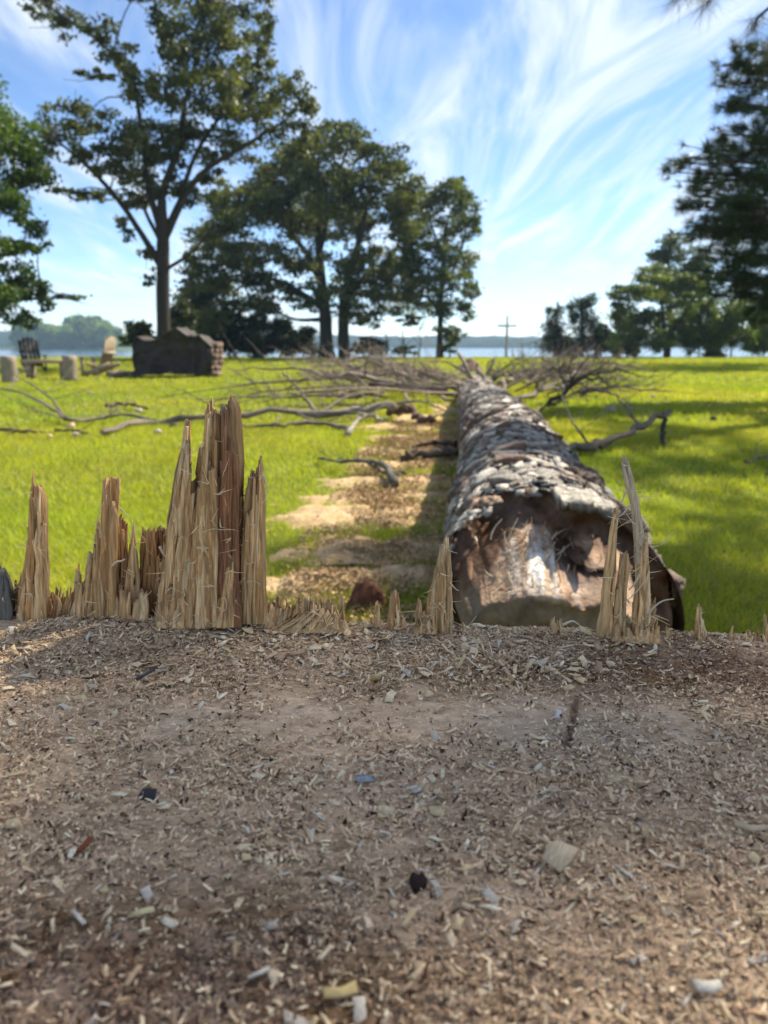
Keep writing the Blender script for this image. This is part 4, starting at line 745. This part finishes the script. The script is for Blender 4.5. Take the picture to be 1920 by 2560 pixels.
def stz(x, y):
    v = (x-PL[0])*HN[0] + (y-PL[1])*HN[1]
    z = ZT + heap(x, y) + .0012*fbm(x*30, y*30, 1, 3) + .0006*fbm(x*140, y*140, 2, 2) + .0007*np.sin((y*.97+x*.22+.006*vnoise(x*6, y*6))*2*math.pi/.0062)
    for c, dp in CRW:
        for a, b in zip(c[:-1], c[1:]):
            ab = b-a; t = np.clip(((x-a[0])*ab[0]+(y-a[1])*ab[1])/ab.dot(ab), 0, 1); d = np.hypot(x-a[0]-ab[0]*t, y-a[1]-ab[1]*t); z = z - dp*np.exp(-(d/.0021)**2)
    return z - np.clip(v-.016, 0, 1)*.85 - .003*np.clip(v/.016, 0, 1)
def stump_r(th): return SR*(1+.035*np.sin(3*th+.6)+.03*np.sin(5*th+2.)+.012*np.sin(11*th))
def topcol(x, y):
    n = fbm(x*18, y*30, 4, 4)[..., None]; f = fbm(x*120, y*160, 8, 3)[..., None]
    c = np.array([.57, .40, .255]) + n*np.array([.11, .085, .065]) + f*np.array([.10, .08, .06])
    def mixc(c, w_, t): return c*(1-w_[..., None]) + (np.array(t) + f*.07 + n*.04)*w_[..., None]
    c = mixc(c, .85*np.clip(bl(x, y, _bare[0], _bare[1], .20, .045)*1.2*(.6+.6*fbm(x*25, y*60, 3, 3)), 0, 1), (.60, .42, .27))
    sl = np.sin((y*.97+x*.22+.006*vnoise(x*6, y*6))*2*math.pi/.0062 + 2*vnoise(x*40, y*90)); c = c*(1+.09*sl*np.clip(fbm(x*9, y*9, 13, 2)+.4, 0, 1))[..., None]
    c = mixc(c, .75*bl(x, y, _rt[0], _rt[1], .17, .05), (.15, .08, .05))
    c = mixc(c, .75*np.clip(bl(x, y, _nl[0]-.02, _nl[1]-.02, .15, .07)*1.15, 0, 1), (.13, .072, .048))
    c = mixc(c, .5*np.clip(bl(x, y, _bare2[0], _bare2[1], .06, .03), 0, 1), (.48, .39, .31))
    return np.clip(c, .02, .9)
def stump():
    g = np.random.default_rng(500); e = obj('stump', None, label='wide freshly cut stump strewn with sawdust, splinters along its far edge', cat='stump', loc=(SC[0], SC[1], 0)); off = np.array([SC[0], SC[1], 0])
    xs = np.arange(SC[0]-.52, SC[0]+.52, .0032); ys = np.concatenate([np.arange(SC[1]-.52, .14, .01), np.arange(.14, .70, .0022), np.arange(.70, SC[1]+.52, .008)]); X, Y = np.meshgrid(xs, ys); Z = stz(X, Y)
    inside = (np.hypot(X-SC[0], Y-SC[1]) < stump_r(np.arctan2(Y-SC[1], X-SC[0]))).ravel(); nx, ny = len(xs), len(ys); q = (np.arange(ny-1)[:, None]*nx + np.arange(nx-1)[None]).ravel(); F = np.stack([q, q+1, q+nx+1, q+nx], -1); F = F[inside[F].all(1)]
    ids = np.unique(F); mp = np.zeros(nx*ny, int); mp[ids] = np.arange(len(ids)); V = np.stack([X, Y, Z], -1).reshape(-1, 3)[ids]-off; C = topcol(X, Y).reshape(-1, 3)[ids]
    obj('cut_top', make_mesh('cut_top', V, mp[F], C, True), M['stump'], e)
    # bark skirt
    nt = 120; th = np.linspace(0, 2*math.pi, nt, endpoint=False); rows = []; cc = []
    r = stump_r(th); x = SC[0]+r*np.cos(th); y = SC[1]+r*np.sin(th); zt = stz(x, y)
    for k, f in enumerate(np.linspace(0, 1, 22)):
        rr = r + .028 + .02*fbm(np.cos(th)*7, np.sin(th)*7, f*9, 3) + .14*f**4*(1+.6*np.sin(5*th)); zz = (zt-.006)*(1-f) - .05*f
        rows.append(np.stack([rr*np.cos(th), rr*np.sin(th), zz], -1)); cc.append(np.array([.11, .075, .055])*g.uniform(.7, 1.3, (nt, 1)))
    inner = np.stack([(r-.006)*np.cos(th), (r-.006)*np.sin(th), zt-.004], -1); rows.insert(0, inner); cc.insert(0, np.tile((.14, .09, .06), (nt, 1)))
    V = np.array(rows); m = len(rows); i = np.arange(m-1)[:, None]*nt; j = np.arange(nt)[None]; k = (j+1) % nt; F = np.stack([i+j, i+nt+j, i+nt+k, i+k], -1).reshape(-1, 4)
    obj('bark', make_mesh('bark', V.reshape(-1, 3), F, np.array(cc).reshape(-1, 3), True), M['bark'], e)
    return e, off
ST_E, ST_OFF = stump()

# ------------------------------------------------------------------ splinters on the hinge
SG = np.random.default_rng(600)
WC = [np.array(c) for c in ((.58, .345, .155), (.66, .42, .205), (.48, .27, .115), (.72, .50, .27), (.38, .20, .085))]
def strip(mb, b, t, wb, wt, dp, c, bend=0.0, g=SG, point=True, slant=0.0):
    """one fibre strip from base point b to top point t (world)"""
    ln = np.linalg.norm(t-b); nl = max(4, min(9, int(ln/.02)+3)); ff = np.linspace(0, 1, nl); ax = HD; dn = HN; P = b + (t-b)*ff[:, None] + ax*(bend*ln*np.sin(ff*math.pi))[:, None]
    P[1:-1] += (ax*g.normal(size=(nl-2, 1)) + dn*g.normal(size=(nl-2, 1)))*min(wb, .004)*.16
    wv = np.interp(ff, [0, .8, 1], [wb, (wb+wt)/2, wt])*(1+.10*g.normal(size=nl)); dv = dp*np.interp(ff, [0, .85, 1], [1, .75, .4 if point else .8])
    rot = g.normal()*.35; A = ax*math.cos(rot)+dn*math.sin(rot); B = -ax*math.sin(rot)+dn*math.cos(rot)
    cr = np.array([[-1, -.6], [-.25, -1], [.5, -.85], [1, -.3], [.8, 1], [-.8, 1]])*g.uniform(.8, 1.1, (6, 1))
    V = P[:, None] + .5*(cr[None, :, 0, None]*wv[:, None, None]*A + cr[None, :, 1, None]*dv[:, None, None]*B); V[-1] += np.array([0, 0, 1])*(cr[:, 0, None]*slant*wt + g.uniform(-.3, .6, (6, 1))*wt)
    V = V.reshape(-1, 3); i = np.arange(nl-1)[:, None]*6; j = np.arange(6)[None]; k = (j+1) % 6; F = np.stack([i+j, i+k, i+6+k, i+6+j], -1).reshape(-1, 4); V = np.vstack([V, V[-6:].mean(0)]); T3 = np.stack([(nl-1)*6+np.arange(6), (nl-1)*6+(np.arange(6)+1) % 6, np.full(6, nl*6)], -1)
    mb.add2(V-ST_OFF, [F, T3], np.clip(np.array(c)*(1+.12*g.normal(size=(len(V), 1))), .02, .9))
def hairs(mb, pts, n, ln, g=SG, w_=.00045, side=1.0):
    for _ in range(n):
        p = pts[g.integers(len(pts))] - HN*.004*g.random(); d = HD*g.normal()*side + np.array([0, 0, 1])*g.normal()*.8 - HN*g.uniform(0, .8); d /= np.linalg.norm(d); L_ = ln*g.uniform(.3, 1.4); cv = g.normal(size=3)*.9; q = []
        for f in np.linspace(0, 1, 6): q.append(p + d*L_*f + cv*L_*f*f*.6)
        q = np.array(q); u = np.cross(d, HN+.3*g.normal(size=3)); u /= np.linalg.norm(u)+1e-9; wv = w_*g.uniform(.7, 2.0)*np.linspace(1, .3, 6)[:, None]
        V = np.stack([q-u*wv, q+u*wv], 1).reshape(-1, 3); i = np.arange(5)*2; mb.add(V-ST_OFF, np.stack([i, i+1, i+3, i+2], -1), np.array((.80, .66, .44))*g.uniform(.75, 1.15))
def splinter(prof, base, by, n, layers=2, thick=.014, label=None, cidx=(0, 1, 2, 3), dark=None, hair=10, front=.75, off=0.0, jit=8, bend=0.0, hl=.012):
    """prof: [(u, top_px, top_py)], base (x0,x1) px, by base py"""
    g = SG; us = [p[0] for p in prof]; xt = [p[1] for p in prof]; yt = [p[2] for p in prof]; mb = MB(); hm = MB(); edge = []
    bw = (hp(base[1], by)-hp(base[0], by)) @ HD
    nc = max(2, n//5)
    for i in range(nc if n > 6 and by-min(yt) > 100 else 0):
        u = (i+.5)/nc; X = np.interp(u, us, xt); Yt = max(np.interp(v_, us, yt) for v_ in np.linspace(max(0, u-.6/nc), min(1, u+.6/nc), 5)) if i % 2 else np.interp(u, us, yt); bx = base[0]+(base[1]-base[0])*u; wb = bw/nc*1.3
        tw_ = max(abs((hp(np.interp(min(1, u+.5/nc), us, xt), Yt)-hp(np.interp(max(0, u-.5/nc), us, xt), Yt)) @ HD)*1.15, .002)
        strip(mb, hp(bx, by+14, off), hp(X, Yt+6, off), wb, tw_, max(.006, thick*.5), WC[g.choice(cidx)]*(.5 if dark and dark[0] <= u <= dark[1] else .85), bend, g, slant=g.normal()*.6)
    for L_ in range(layers):
        nn = n if L_ == 0 else int(n*.8); fo = off + thick*(.5-L_/max(1, layers-1) if layers > 1 else 0)
        for i in range(nn):
            u = np.clip((i+.5+g.uniform(-.3, .3))/nn, 0, 1); X = np.interp(u, us, xt); Yt = np.interp(u, us, yt); bx = base[0]+(base[1]-base[0])*u
            k = 1.0 if L_ == 0 else g.uniform(front-.25, 1.0)**1.0
            if g.random() < .18 and L_ > 0: k *= g.uniform(.25, .7)
            by_ = by + 14; ty = by_ + (Yt + g.uniform(-.3, 1)*jit - by_)*k; tx = bx + (X-bx)*k
            b = hp(bx, by_, fo); t = hp(tx, ty, fo*(1-.4*k)); wb = bw/nn*g.uniform(1.5, 2.6); wt = wb*g.uniform(.35, .85)*min(1, max(.45, (abs(xt[-1]-xt[0])+4)/(base[1]-base[0])*1.5))
            c = WC[g.choice(cidx)]*g.uniform(.75, 1.2)
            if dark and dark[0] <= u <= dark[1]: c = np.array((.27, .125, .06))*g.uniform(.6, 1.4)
            strip(mb, b, t, wb, wt, max(.0035, wb*.9), c, bend, g, slant=g.normal()*.8); f = g.random(); edge.append(b+(t-b)*(.15+.85*f) - HN*.003)
    o = mb.build('splinter', M['wood'], ST_E);
    if label: o['label'] = label
    if hair: hairs(hm, edge, int(hair*1.7), hl*.48, w_=.00032); hm.build('fibre_fuzz', M['hair'], o, kind='stuff')
    return o
def splinters():
    g = SG
    splinter([(0,0,1232),(.5,10,1228),(1,18,1245)], (-8,24), 1330, 7, 2, .02, 'weathered grey bark edge at the far left', hair=3, cidx=(2,)).data.materials[0] = M['greybark']
    splinter([(0,32,1262),(1,44,1252)], (28,48), 1332, 5, 1, .01, None, hair=4, cidx=(2, 4), off=.02)
    splinter([(0,50,1262),(.12,56,1235),(.22,62,1165),(.36,66,1080),(.44,70,1040),(.50,72,1012),(.54,76,1050),(.68,82,1046),(.82,90,1056),(1,97,1074)], (40,100), 1338, 15, 3, .02, 'tall single spike at far left with a needle tip', hair=40, front=.95, jit=6)
    splinter([(0,100,1288),(.15,118,1268),(.3,135,1283),(.5,150,1275),(.7,160,1278),(1,190,1262)], (98,192), 1336, 26, 2, .02, 'low jagged ridge of short splinters', hair=14, off=.012, jit=22, front=.8)
    splinter([(0,166,1262),(.2,170,1225),(.5,174,1262),(1,186,1252)], (158,192), 1337, 8, 2, .012, None, hair=6)
    splinter([(0,192,1200),(.3,202,1196),(.6,208,1150),(.75,212,1120),(1,218,1190)], (178,224), 1338, 14, 3, .018, None, hair=26, front=.9)
    splinter([(0,226,1042),(.4,238,1036),(1,259,1033)], (208,244), 1336, 6, 2, .012, 'flat sawn looking slab with a square top, leaning right', hair=12, cidx=(0, 2), jit=1, front=1.0)
    splinter([(0,246,1210),(.3,254,1112),(.6,262,1115),(1,276,1136)], (240,276), 1300, 9, 2, .012, None, hair=14, off=.014, cidx=(0, 2, 4))
    splinter([(0,280,1200),(.5,287,1138),(.7,290,1128),(1,294,1205)], (268,296), 1310, 7, 2, .01, None, hair=10, off=.01)
    splinter([(0,240,1272),(.3,262,1262),(.5,280,1268),(.7,300,1274),(1,312,1280)], (236,316), 1340, 14, 2, .014, 'low square broken blocks at the foot of the spikes', hair=12, cidx=(1, 0, 3), jit=4)
    splinter([(0,308,1150),(.25,318,1142),(.5,326,1150),(.55,334,1146),(.8,352,1140),(1,366,1150)], (300,372), 1318, 15, 2, .016, 'broad low board of splinters left of the tallest spike', hair=14, off=.022, cidx=(0, 2, 4), jit=10)
    # the tallest one
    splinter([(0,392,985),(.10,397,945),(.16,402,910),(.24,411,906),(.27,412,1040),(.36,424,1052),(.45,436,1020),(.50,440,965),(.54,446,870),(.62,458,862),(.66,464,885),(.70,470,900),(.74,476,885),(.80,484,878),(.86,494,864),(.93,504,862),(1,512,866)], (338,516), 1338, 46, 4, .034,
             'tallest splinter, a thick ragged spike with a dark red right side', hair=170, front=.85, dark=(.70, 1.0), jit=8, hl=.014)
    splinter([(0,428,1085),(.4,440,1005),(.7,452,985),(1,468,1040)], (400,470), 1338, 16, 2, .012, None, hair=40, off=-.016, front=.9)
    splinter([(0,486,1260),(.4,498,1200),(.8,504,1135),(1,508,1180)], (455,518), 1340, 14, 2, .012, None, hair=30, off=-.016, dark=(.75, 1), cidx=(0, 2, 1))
    splinter([(0,352,1290),(.3,380,1240),(.6,410,1200),(1,450,1250)], (340,455), 1341, 22, 2, .010, None, hair=40, off=-.016)
    splinter([(0,516,1075),(.5,519,1064),(1,522,1080)], (512,526), 1325, 4, 2, .008, None, hair=6, cidx=(2, 0))
    splinter([(0,533,1085),(.2,538,1030),(.38,548,1012),(.5,552,1025),(.7,558,1000),(.88,565,985),(1,566,1015)], (514,573), 1333, 18, 3, .02, 'pointed spike just right of the tallest one', hair=60, front=.9, cidx=(0, 1, 3, 2))
    splinter([(0,574,1305),(.08,590,1298),(.15,600,1288),(.22,612,1312),(.35,632,1305),(.45,648,1290),(.5,655,1283),(.56,664,1300),(.64,676,1282),(.72,690,1300),(.86,711,1290),(1,726,1318)], (572,732), 1348, 44, 2, .024, 'row of small ragged splinter teeth in the middle', hair=30, jit=12, front=.8)
    splinter([(0,640,1330),(.5,700,1322),(1,745,1335)], (575,750), 1352, 30, 1, .01, None, hair=20, off=-.018, jit=14)
    for (x, y, w_, by, n) in [(737,1284,10,1346,4), (814,1300,10,1347,4), (853,1273,24,1350,8), (866,1318,16,1350,5), (906,1292,10,1352,4), (1000,1342,8,1357,3), (1195,1334,12,1362,4), (1210,1338,12,1362,4), (1510,1304,12,1374,5), (1519,1340,10,1375,3), (1580,1352,5,1377,2), (1652,1325,7,1380,3), (1636,1352,5,1380,2), (1442,1352,12,1374,4), (1620,1362,26,1380,6)]:
        splinter([(0,x-w_*.35,y+8),(.5,x,y),(1,x+w_*.35,y+12)], (x-w_*.6,x+w_*.6), by, n, 2, .008, None, hair=max(2, n), jit=4)
    splinter([(0,932,1290),(.3,945,1215),(.45,950,1200),(.6,955,1172),(.75,962,1160),(.9,968,1164),(1,971,1200)], (912,976), 1355, 20, 3, .016, 'solitary pointed spike left of the log butt', hair=60, front=.88, cidx=(1, 3, 0))
    splinter([(0,905,1335),(.5,918,1320),(1,935,1330)], (898,940), 1354, 10, 2, .012, None, hair=6, off=-.01)
    # right hand group
    splinter([(0,1327,1110),(.5,1332,1094),(1,1335,1112)], (1296,1322), 1368, 5, 2, .008, 'thin curved splinter, leftmost of the right hand group', hair=16, bend=-.02, cidx=(0, 1), jit=2)
    splinter([(0,1341,1200),(.5,1348,1194),(1,1356,1196)], (1322,1348), 1362, 6, 2, .010, 'short blunt splinter in the right hand group', hair=14, cidx=(3, 1), jit=2)
    mbp = splinter([(0,1380,1180),(.5,1390,1150),(1,1398,1165)], (1366,1402), 1368, 7, 2, .01, 'lower half of the tall bent splinter', hair=16, cidx=(3, 1, 0), jit=3)
    mb = MB(); hm = MB(); ed = []
    for i in range(5):
        b = hp(1377+i*5, 1215+i*6, -.004+.002*i); t = hp(1345+i*4, (1002, 990, 1000, 1022, 1040)[i], -.004+.002*i); strip(mb, b, t, .0045, .0034, .005, np.array((.56, .44, .31))*g.uniform(.85, 1.1), .03, g); ed += [b+(t-b)*f for f in np.linspace(0, 1, 8)]
    o = mb.build('splinter', M['wood'], ST_E); o['label'] = 'tall pale bent splinter leaning left above the log butt'; hairs(hm, ed, 60, .009, w_=.0003); hm.build('fibre_fuzz', M['hair'], o, kind='stuff')
    splinter([(0,1326,1350),(1,1364,1350)], (1324,1366), 1369, 6, 2, .016, 'low square sawn block under the short blunt splinter', hair=4, jit=1, cidx=(0, 1), front=1.0, off=-.008)
    splinter([(0,1376,1352),(1,1420,1354)], (1374,1422), 1374, 7, 2, .016, 'low square sawn block under the tall bent splinter', hair=4, jit=1, cidx=(0, 1), front=1.0, off=-.008)
    splinter([(0,1366,1300),(.5,1385,1262),(1,1415,1300)], (1368,1400), 1362, 8, 2, .012, None, hair=16, cidx=(3, 1, 0))
    splinter([(0,1400,1300),(.5,1410,1296),(1,1418,1305)], (1385,1406), 1350, 5, 2, .010, None, hair=8, cidx=(1, 0))
    # scrubby short fibres all along the hinge edge
    mb = MB()
    for i in range(420):
        x = g.uniform(-10, 1670); ye = np.interp(x, [0, 1659], [1338, 1381]); b = hp(x, ye+6, g.uniform(-.004, .012)); t = b + np.array([g.normal()*.0015, 0, g.uniform(.001, .007)]); strip(mb, b, t, g.uniform(.001, .0028), .0006, .0015, WC[g.integers(4)], 0, g)
    mb.build('hinge_stubble', M['wood'], ST_E, kind='stuff')
    # long curled fibres
    curls = [[(812,0),(0,0)]]
    for pts, w_ in [([(1398,1330),(1412,1312),(1432,1298),(1456,1294)], .0011), ([(1428,1178),(1440,1165),(1455,1148)], .0006), ([(1408,1182),(1428,1178)], .0005), ([(1384,1240),(1370,1262),(1358,1275)], .0012), ([(566,1020),(576,1050),(572,1080),(560,1092)], .0006), ([(402,1228),(386,1205),(372,1215),(362,1250)], .0010), ([(340,1285),(356,1287),(372,1284)], .0012), ([(345,1180),(352,1195),(360,1205)], .0014), ([(243,1222),(252,1214),(262,1212),(270,1208)], .0012), ([(1216,1350),(1236,1342),(1252,1350)], .0012), ([(222,1160),(210,1130),(215,1105),(224,1085)], .0006), ([(258,1095),(270,1108),(280,1118)], .0006),
                    ([(972,1258),(984,1272),(992,1276)], .0006), ([(403,1020),(395,1035),(388,1052)], .0012), ([(396,1055),(388,1066),(382,1072)], .0012), ([(1352,1060),(1345,1080),(1340,1088)], .0008), ([(1362,1090),(1348,1108),(1338,1116)], .0008), ([(1395,1250),(1378,1275),(1362,1290)], .0008)]:
        q = np.array([hp(x, y, -.012) for x, y in pts]); q = spline(q, 10); V, F = tube(q, np.linspace(w_, w_*.4, 10), 4); mb = MB(); mb.add2(V-ST_OFF, F, (.70, .60, .46)); mb.build('curled_fibre', M['hair'], ST_E)
splinters()

# ------------------------------------------------------------------ sawdust and chips on the stump
def in_view(x, y, m=.05):
    """keeps the wide strip the place could show"""
    v = (x-PL[0])*HN[0] + (y-PL[1])*HN[1]; return (v < .012) & (np.hypot(x-SC[0], y-SC[1]) < SR*.95) & (y > .12) & (np.abs(x) < .62*y+.13)
def chip_density(x, y):
    d = .62 + 1.7*bl(x, y, _pile[0], _pile[1], .07, .028) + 1.0*bl(x, y, _rim[0]+.02, _rim[1], .26, .03) + .5*bl(x, y, .08, .30, .22, .10) + .3*fbm(x*25, y*25, 6, 3)
    d = d - .8*bl(x, y, _bare[0], _bare[1], .16, .03) - .25*bl(x, y, _rt[0], _rt[1], .15, .04) - .3*bl(x, y, *w2(250, 1600), .10, .04)
    return np.clip(d, .03, 3)
def chip_var(g, col_):
    asp = g.choice([g.uniform(.16, .35), g.uniform(.35, .75)]); th = g.uniform(.035, .08); cv = g.uniform(-.35, .35); tw = g.uniform(-.2, .2); xs = np.array([-.5, 0, .5]); P = []
    for sy in (-1, 1):
        for x in xs: P.append((x*g.uniform(.85, 1.1) + sy*asp*g.uniform(-.25, .25), sy*asp*.5*g.uniform(.6, 1.1), cv*x*x*1.6 + tw*x*sy*asp))
    P = np.array(P); V = np.vstack([P-[0, 0, th/2], P*[.96, .92, 1]+[0, 0, th/2]]); Fq = np.array([[6, 7, 10, 9], [7, 8, 11, 10], [0, 3, 4, 1], [1, 4, 5, 2], [0, 1, 7, 6], [1, 2, 8, 7], [5, 4, 10, 11], [4, 3, 9, 10], [2, 5, 11, 8], [3, 0, 6, 9]])
    return V, Fq, np.zeros((0, 3), int), np.array(col_)*g.uniform(.85, 1.1, (12, 1))
def chip_label(v, x, y, pile, sz):
    colr = ('cream', 'tan', 'whitish', 'light brown', 'greyish cream', 'yellowish', 'brownish', 'cream')[v % 8]; d = (x-PL[0])*HN[0] + (y-PL[1])*HN[1]; big = 'large' if sz > .0095 else 'middling' if sz > .007 else 'small'
    if pile: return '%s %s wood chip in the pale heap near the far edge of the stump' % (big, colr)
    side = 'left third' if x < -.11*y/.4 else 'right third' if x > .11*y/.4 else 'middle'
    return '%s %s wood chip, stump top %s, %s' % (big, colr, side, 'close to the splinters' if d > -.07 else 'midway across' if d > -.2 else 'close to the viewer')
def chips():
    g = np.random.default_rng(700); COL = [(.80, .63, .42), (.70, .51, .32), (.82, .70, .51), (.52, .35, .21), (.66, .57, .46), (.70, .53, .30), (.46, .31, .20), (.78, .61, .39)]
    # fine sawdust: short fibres, one object
    N = 760000; x = g.uniform(-.42, .46, N); y = g.uniform(.12, .62, N); k = in_view(x, y); x, y = x[k], y[k]
    dn = np.clip(.55 + .5*fbm(x*40, y*40, 2, 3) + .5*heap(x, y)/.01 - .62*bl(x, y, _bare[0], _bare[1], .19, .04), .08, 1); k = g.random(len(x)) < dn*np.clip(.8+.5*(y-.1)/.4, .7, 1.0); x, y = x[k], y[k]; n = len(x)
    ln = (g.gamma(1.6, .00072, n)*np.clip(1.15-.3*(y-.2), .9, 1.15)).clip(.0006, .0065); wd = ln*g.uniform(.2, .7, n); wd = wd.clip(.00045, .0014); a = g.uniform(0, math.pi, n); t = g.normal(size=n)*.35; hz = g.uniform(.0002, .0016, n)
    c_, s_ = np.cos(a), np.sin(a); dx = np.stack([c_*np.cos(t), s_*np.cos(t), np.sin(t)], -1)*(ln/2)[:, None]; dy = np.stack([-s_, c_, g.normal(size=n)*.5], -1)*(wd/2)[:, None]; P = np.stack([x, y, stz(x, y)+hz+np.abs(np.sin(t))*ln*.4], -1)
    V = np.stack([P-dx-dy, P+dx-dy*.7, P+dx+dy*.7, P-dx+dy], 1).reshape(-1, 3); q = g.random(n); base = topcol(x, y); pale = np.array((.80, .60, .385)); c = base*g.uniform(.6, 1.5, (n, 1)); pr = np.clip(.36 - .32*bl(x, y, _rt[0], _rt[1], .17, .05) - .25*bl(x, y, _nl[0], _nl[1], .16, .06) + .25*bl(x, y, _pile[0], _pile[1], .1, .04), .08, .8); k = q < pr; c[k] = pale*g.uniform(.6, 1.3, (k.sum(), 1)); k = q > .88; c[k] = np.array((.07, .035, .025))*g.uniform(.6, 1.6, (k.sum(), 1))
    obj('sawdust', make_mesh('sawdust', V, np.arange(4*n).reshape(-1, 4), np.repeat(np.clip(c, .01, .9), 4, 0)), M['chip'], label='fine brown and pale sawdust covering the stump top', cat='sawdust', kind='stuff'); print('dust', n)
    # chips
    N = 30000; x = g.uniform(-.42, .46, N); y = g.uniform(.13, .62, N); k = in_view(x, y); x, y = x[k], y[k]; k = g.random(len(x)) < chip_density(x, y)*.55; x, y = x[k], y[k]; n = len(x)
    sz = (g.gamma(2.2, .00165, n)).clip(.002, .0098); pile = bl(x, y, _pile[0], _pile[1], .08, .03) > .3; sz *= np.clip(y/.42, .9, 1.1); sz[pile] *= 1.1; dist = np.hypot(x, y); rank = np.argsort(-(sz/np.hypot(dist, EYE-ZT))*(np.abs(x) < .54*y+.01)); big = rank[:300]; isb = np.zeros(n, bool); isb[big] = True
    var = [chip_var(g, COL[i % 8]) for i in range(32)]; mb = MB(); meshes = []
    for v in var:
        m_ = MB(); m_.add2(v[0], [v[1], v[2]], v[3]); meshes.append(m_.mesh('wood_chip')); meshes[-1].materials.append(M['bigchip'])
    from mathutils import Euler
    for i in range(n):
        v = int(g.integers(32)); e = (g.normal()*.28, g.normal()*.28, g.uniform(0, 6.283)); zz = float(stz(np.array(x[i]), np.array(y[i]))) + sz[i]*.16 + g.uniform(0, .0015)
        if pile[i]: zz += g.uniform(0, .004); e = (e[0]*2, e[1]*2, e[2])
        if isb[i]:
            o = obj('wood_chip', meshes[v], None, label=chip_label(v, x[i], y[i], pile[i], sz[i]), cat='wood chip', group='wood chips on the stump', loc=(x[i], y[i], zz)); o.rotation_euler = e; o.scale = (sz[i],)*3
        else:
            Rm = np.array(Euler(e).to_matrix()); mb.add2(var[v][0]*sz[i] @ Rm.T + [x[i], y[i], zz], [var[v][1], var[v][2]], var[v][3]*g.uniform(.8, 1.1))
    mb.build('small_chips', M['chip'], label='countless small pale wood chips scattered over the stump top', cat='wood chips', kind='stuff'); print('chips', n)
    # named single pieces
    for (px, py, s_, asp, c, rz, nm, lb, ct) in [(310,1468,.020,.45,(.085,.085,.09),.5,'bark_flake','flat slate grey bark flake on the stump, left of centre','bark'), (195,1471,.014,.4,(.05,.045,.04),.25,'bark_flake','small black bark flake left of the slate grey one','bark'), (345,1470,.007,.7,(.16,.08,.04),.2,'bark_flake','tiny reddish bark bit right of the slate grey flake','bark'),
        (790,1692,.016,.75,(.34,.35,.37),.6,'bark_flake','crumpled blue grey flake in the middle of the stump','bark'), (315,1724,.013,.6,(.05,.045,.05),-.4,'bark_flake','dark grey flake at lower left of the stump','bark'), (902,1916,.0075,.95,(.035,.022,.018),.3,'resin_lump','dark round lump in the near middle of the stump','lump'), (305,1980,.015,.65,(.66,.55,.30),.1,'wood_chip','squarish yellow chip at near left of the stump','wood chip'),
        (735,2158,.018,.5,(.60,.44,.20),.35,'wood_chip','yellow chip with a dark core at the bottom middle of the picture','wood chip'), (1205,1862,.017,.8,(.60,.46,.30),.9,'wood_chip','broad cream chip right of centre on the stump','wood chip'), (1160,1452,.022,.4,(.60,.48,.36),-.55,'wood_chip','long pale shaving right of the chip heap','wood chip'), (1205,1555,.010,.8,(.60,.58,.54),1.2,'wood_chip','whitish square chip left of the dark crack','wood chip'), (1228,1556,.008,.7,(.60,.55,.48),.2,'wood_chip','small pale chip right at the dark crack','wood chip'),
        (355,1553,.006,.9,(.03,.025,.02),0,'bark_flake','small black bark crumb at left of the stump','bark'), (185,1835,.013,.5,(.22,.07,.03),1.3,'bark_flake','upright reddish bark bit at the near left','bark'), (690,1690,.010,.7,(.62,.47,.30),.5,'wood_chip','small square tan chip left of the blue grey flake','wood chip'), (1620,1800,.020,.45,(.60,.45,.30),-.6,'wood_chip','long tan chip near the right edge','wood chip'), (1530,2150,.014,.5,(.66,.60,.50),.1,'wood_chip','white chip at the lower right','wood chip'), (590,1655,.010,.9,(.64,.50,.32),.7,'wood_chip','square cream chip at left of centre','wood chip')]:
        p = onz(px, py, ZT); z = float(stz(np.array(p[0]), np.array(p[1]))); 
        if nm == 'resin_lump':
            me = chunk_mesh(g, s_, s_*.95, s_*.8, c); o = obj(nm, me, M['bark'], label=lb, cat=ct, loc=(p[0], p[1], z))
        else:
            v = chip_var(g, c); V = v[0].copy(); V[:, 1] *= asp/.55; m_ = MB(); m_.add2(V, [v[1], v[2]], np.array(c)*g.uniform(.9, 1.1, (len(V), 1))); o = m_.build(nm, M['bigchip'], label=lb, cat=ct, loc=(p[0], p[1], z+.0022+s_*.05)); o.rotation_euler = (g.normal()*.18+.15, g.normal()*.2, rz); o.scale = (s_*.75,)*3
chips()

# ------------------------------------------------------------------ air
def haze():
    m = bpy.data.materials.new('haze'); m.use_nodes = True; N = m.node_tree.nodes; N.clear(); out = N.new('ShaderNodeOutputMaterial'); pv = N.new('ShaderNodeVolumePrincipled')
    pv.inputs['Color'].default_value = (.50, .72, 1, 1); pv.inputs['Density'].default_value = .00034; pv.inputs['Anisotropy'].default_value = .2; m.node_tree.links.new(pv.outputs[0], out.inputs['Volume'])
    mb = MB(); mb.add(*box((0, 520, 11), 2600, 1400, 56)); mb.build('haze', m, None, label='pale blue summer haze over the lake', cat='haze', kind='stuff')
haze()
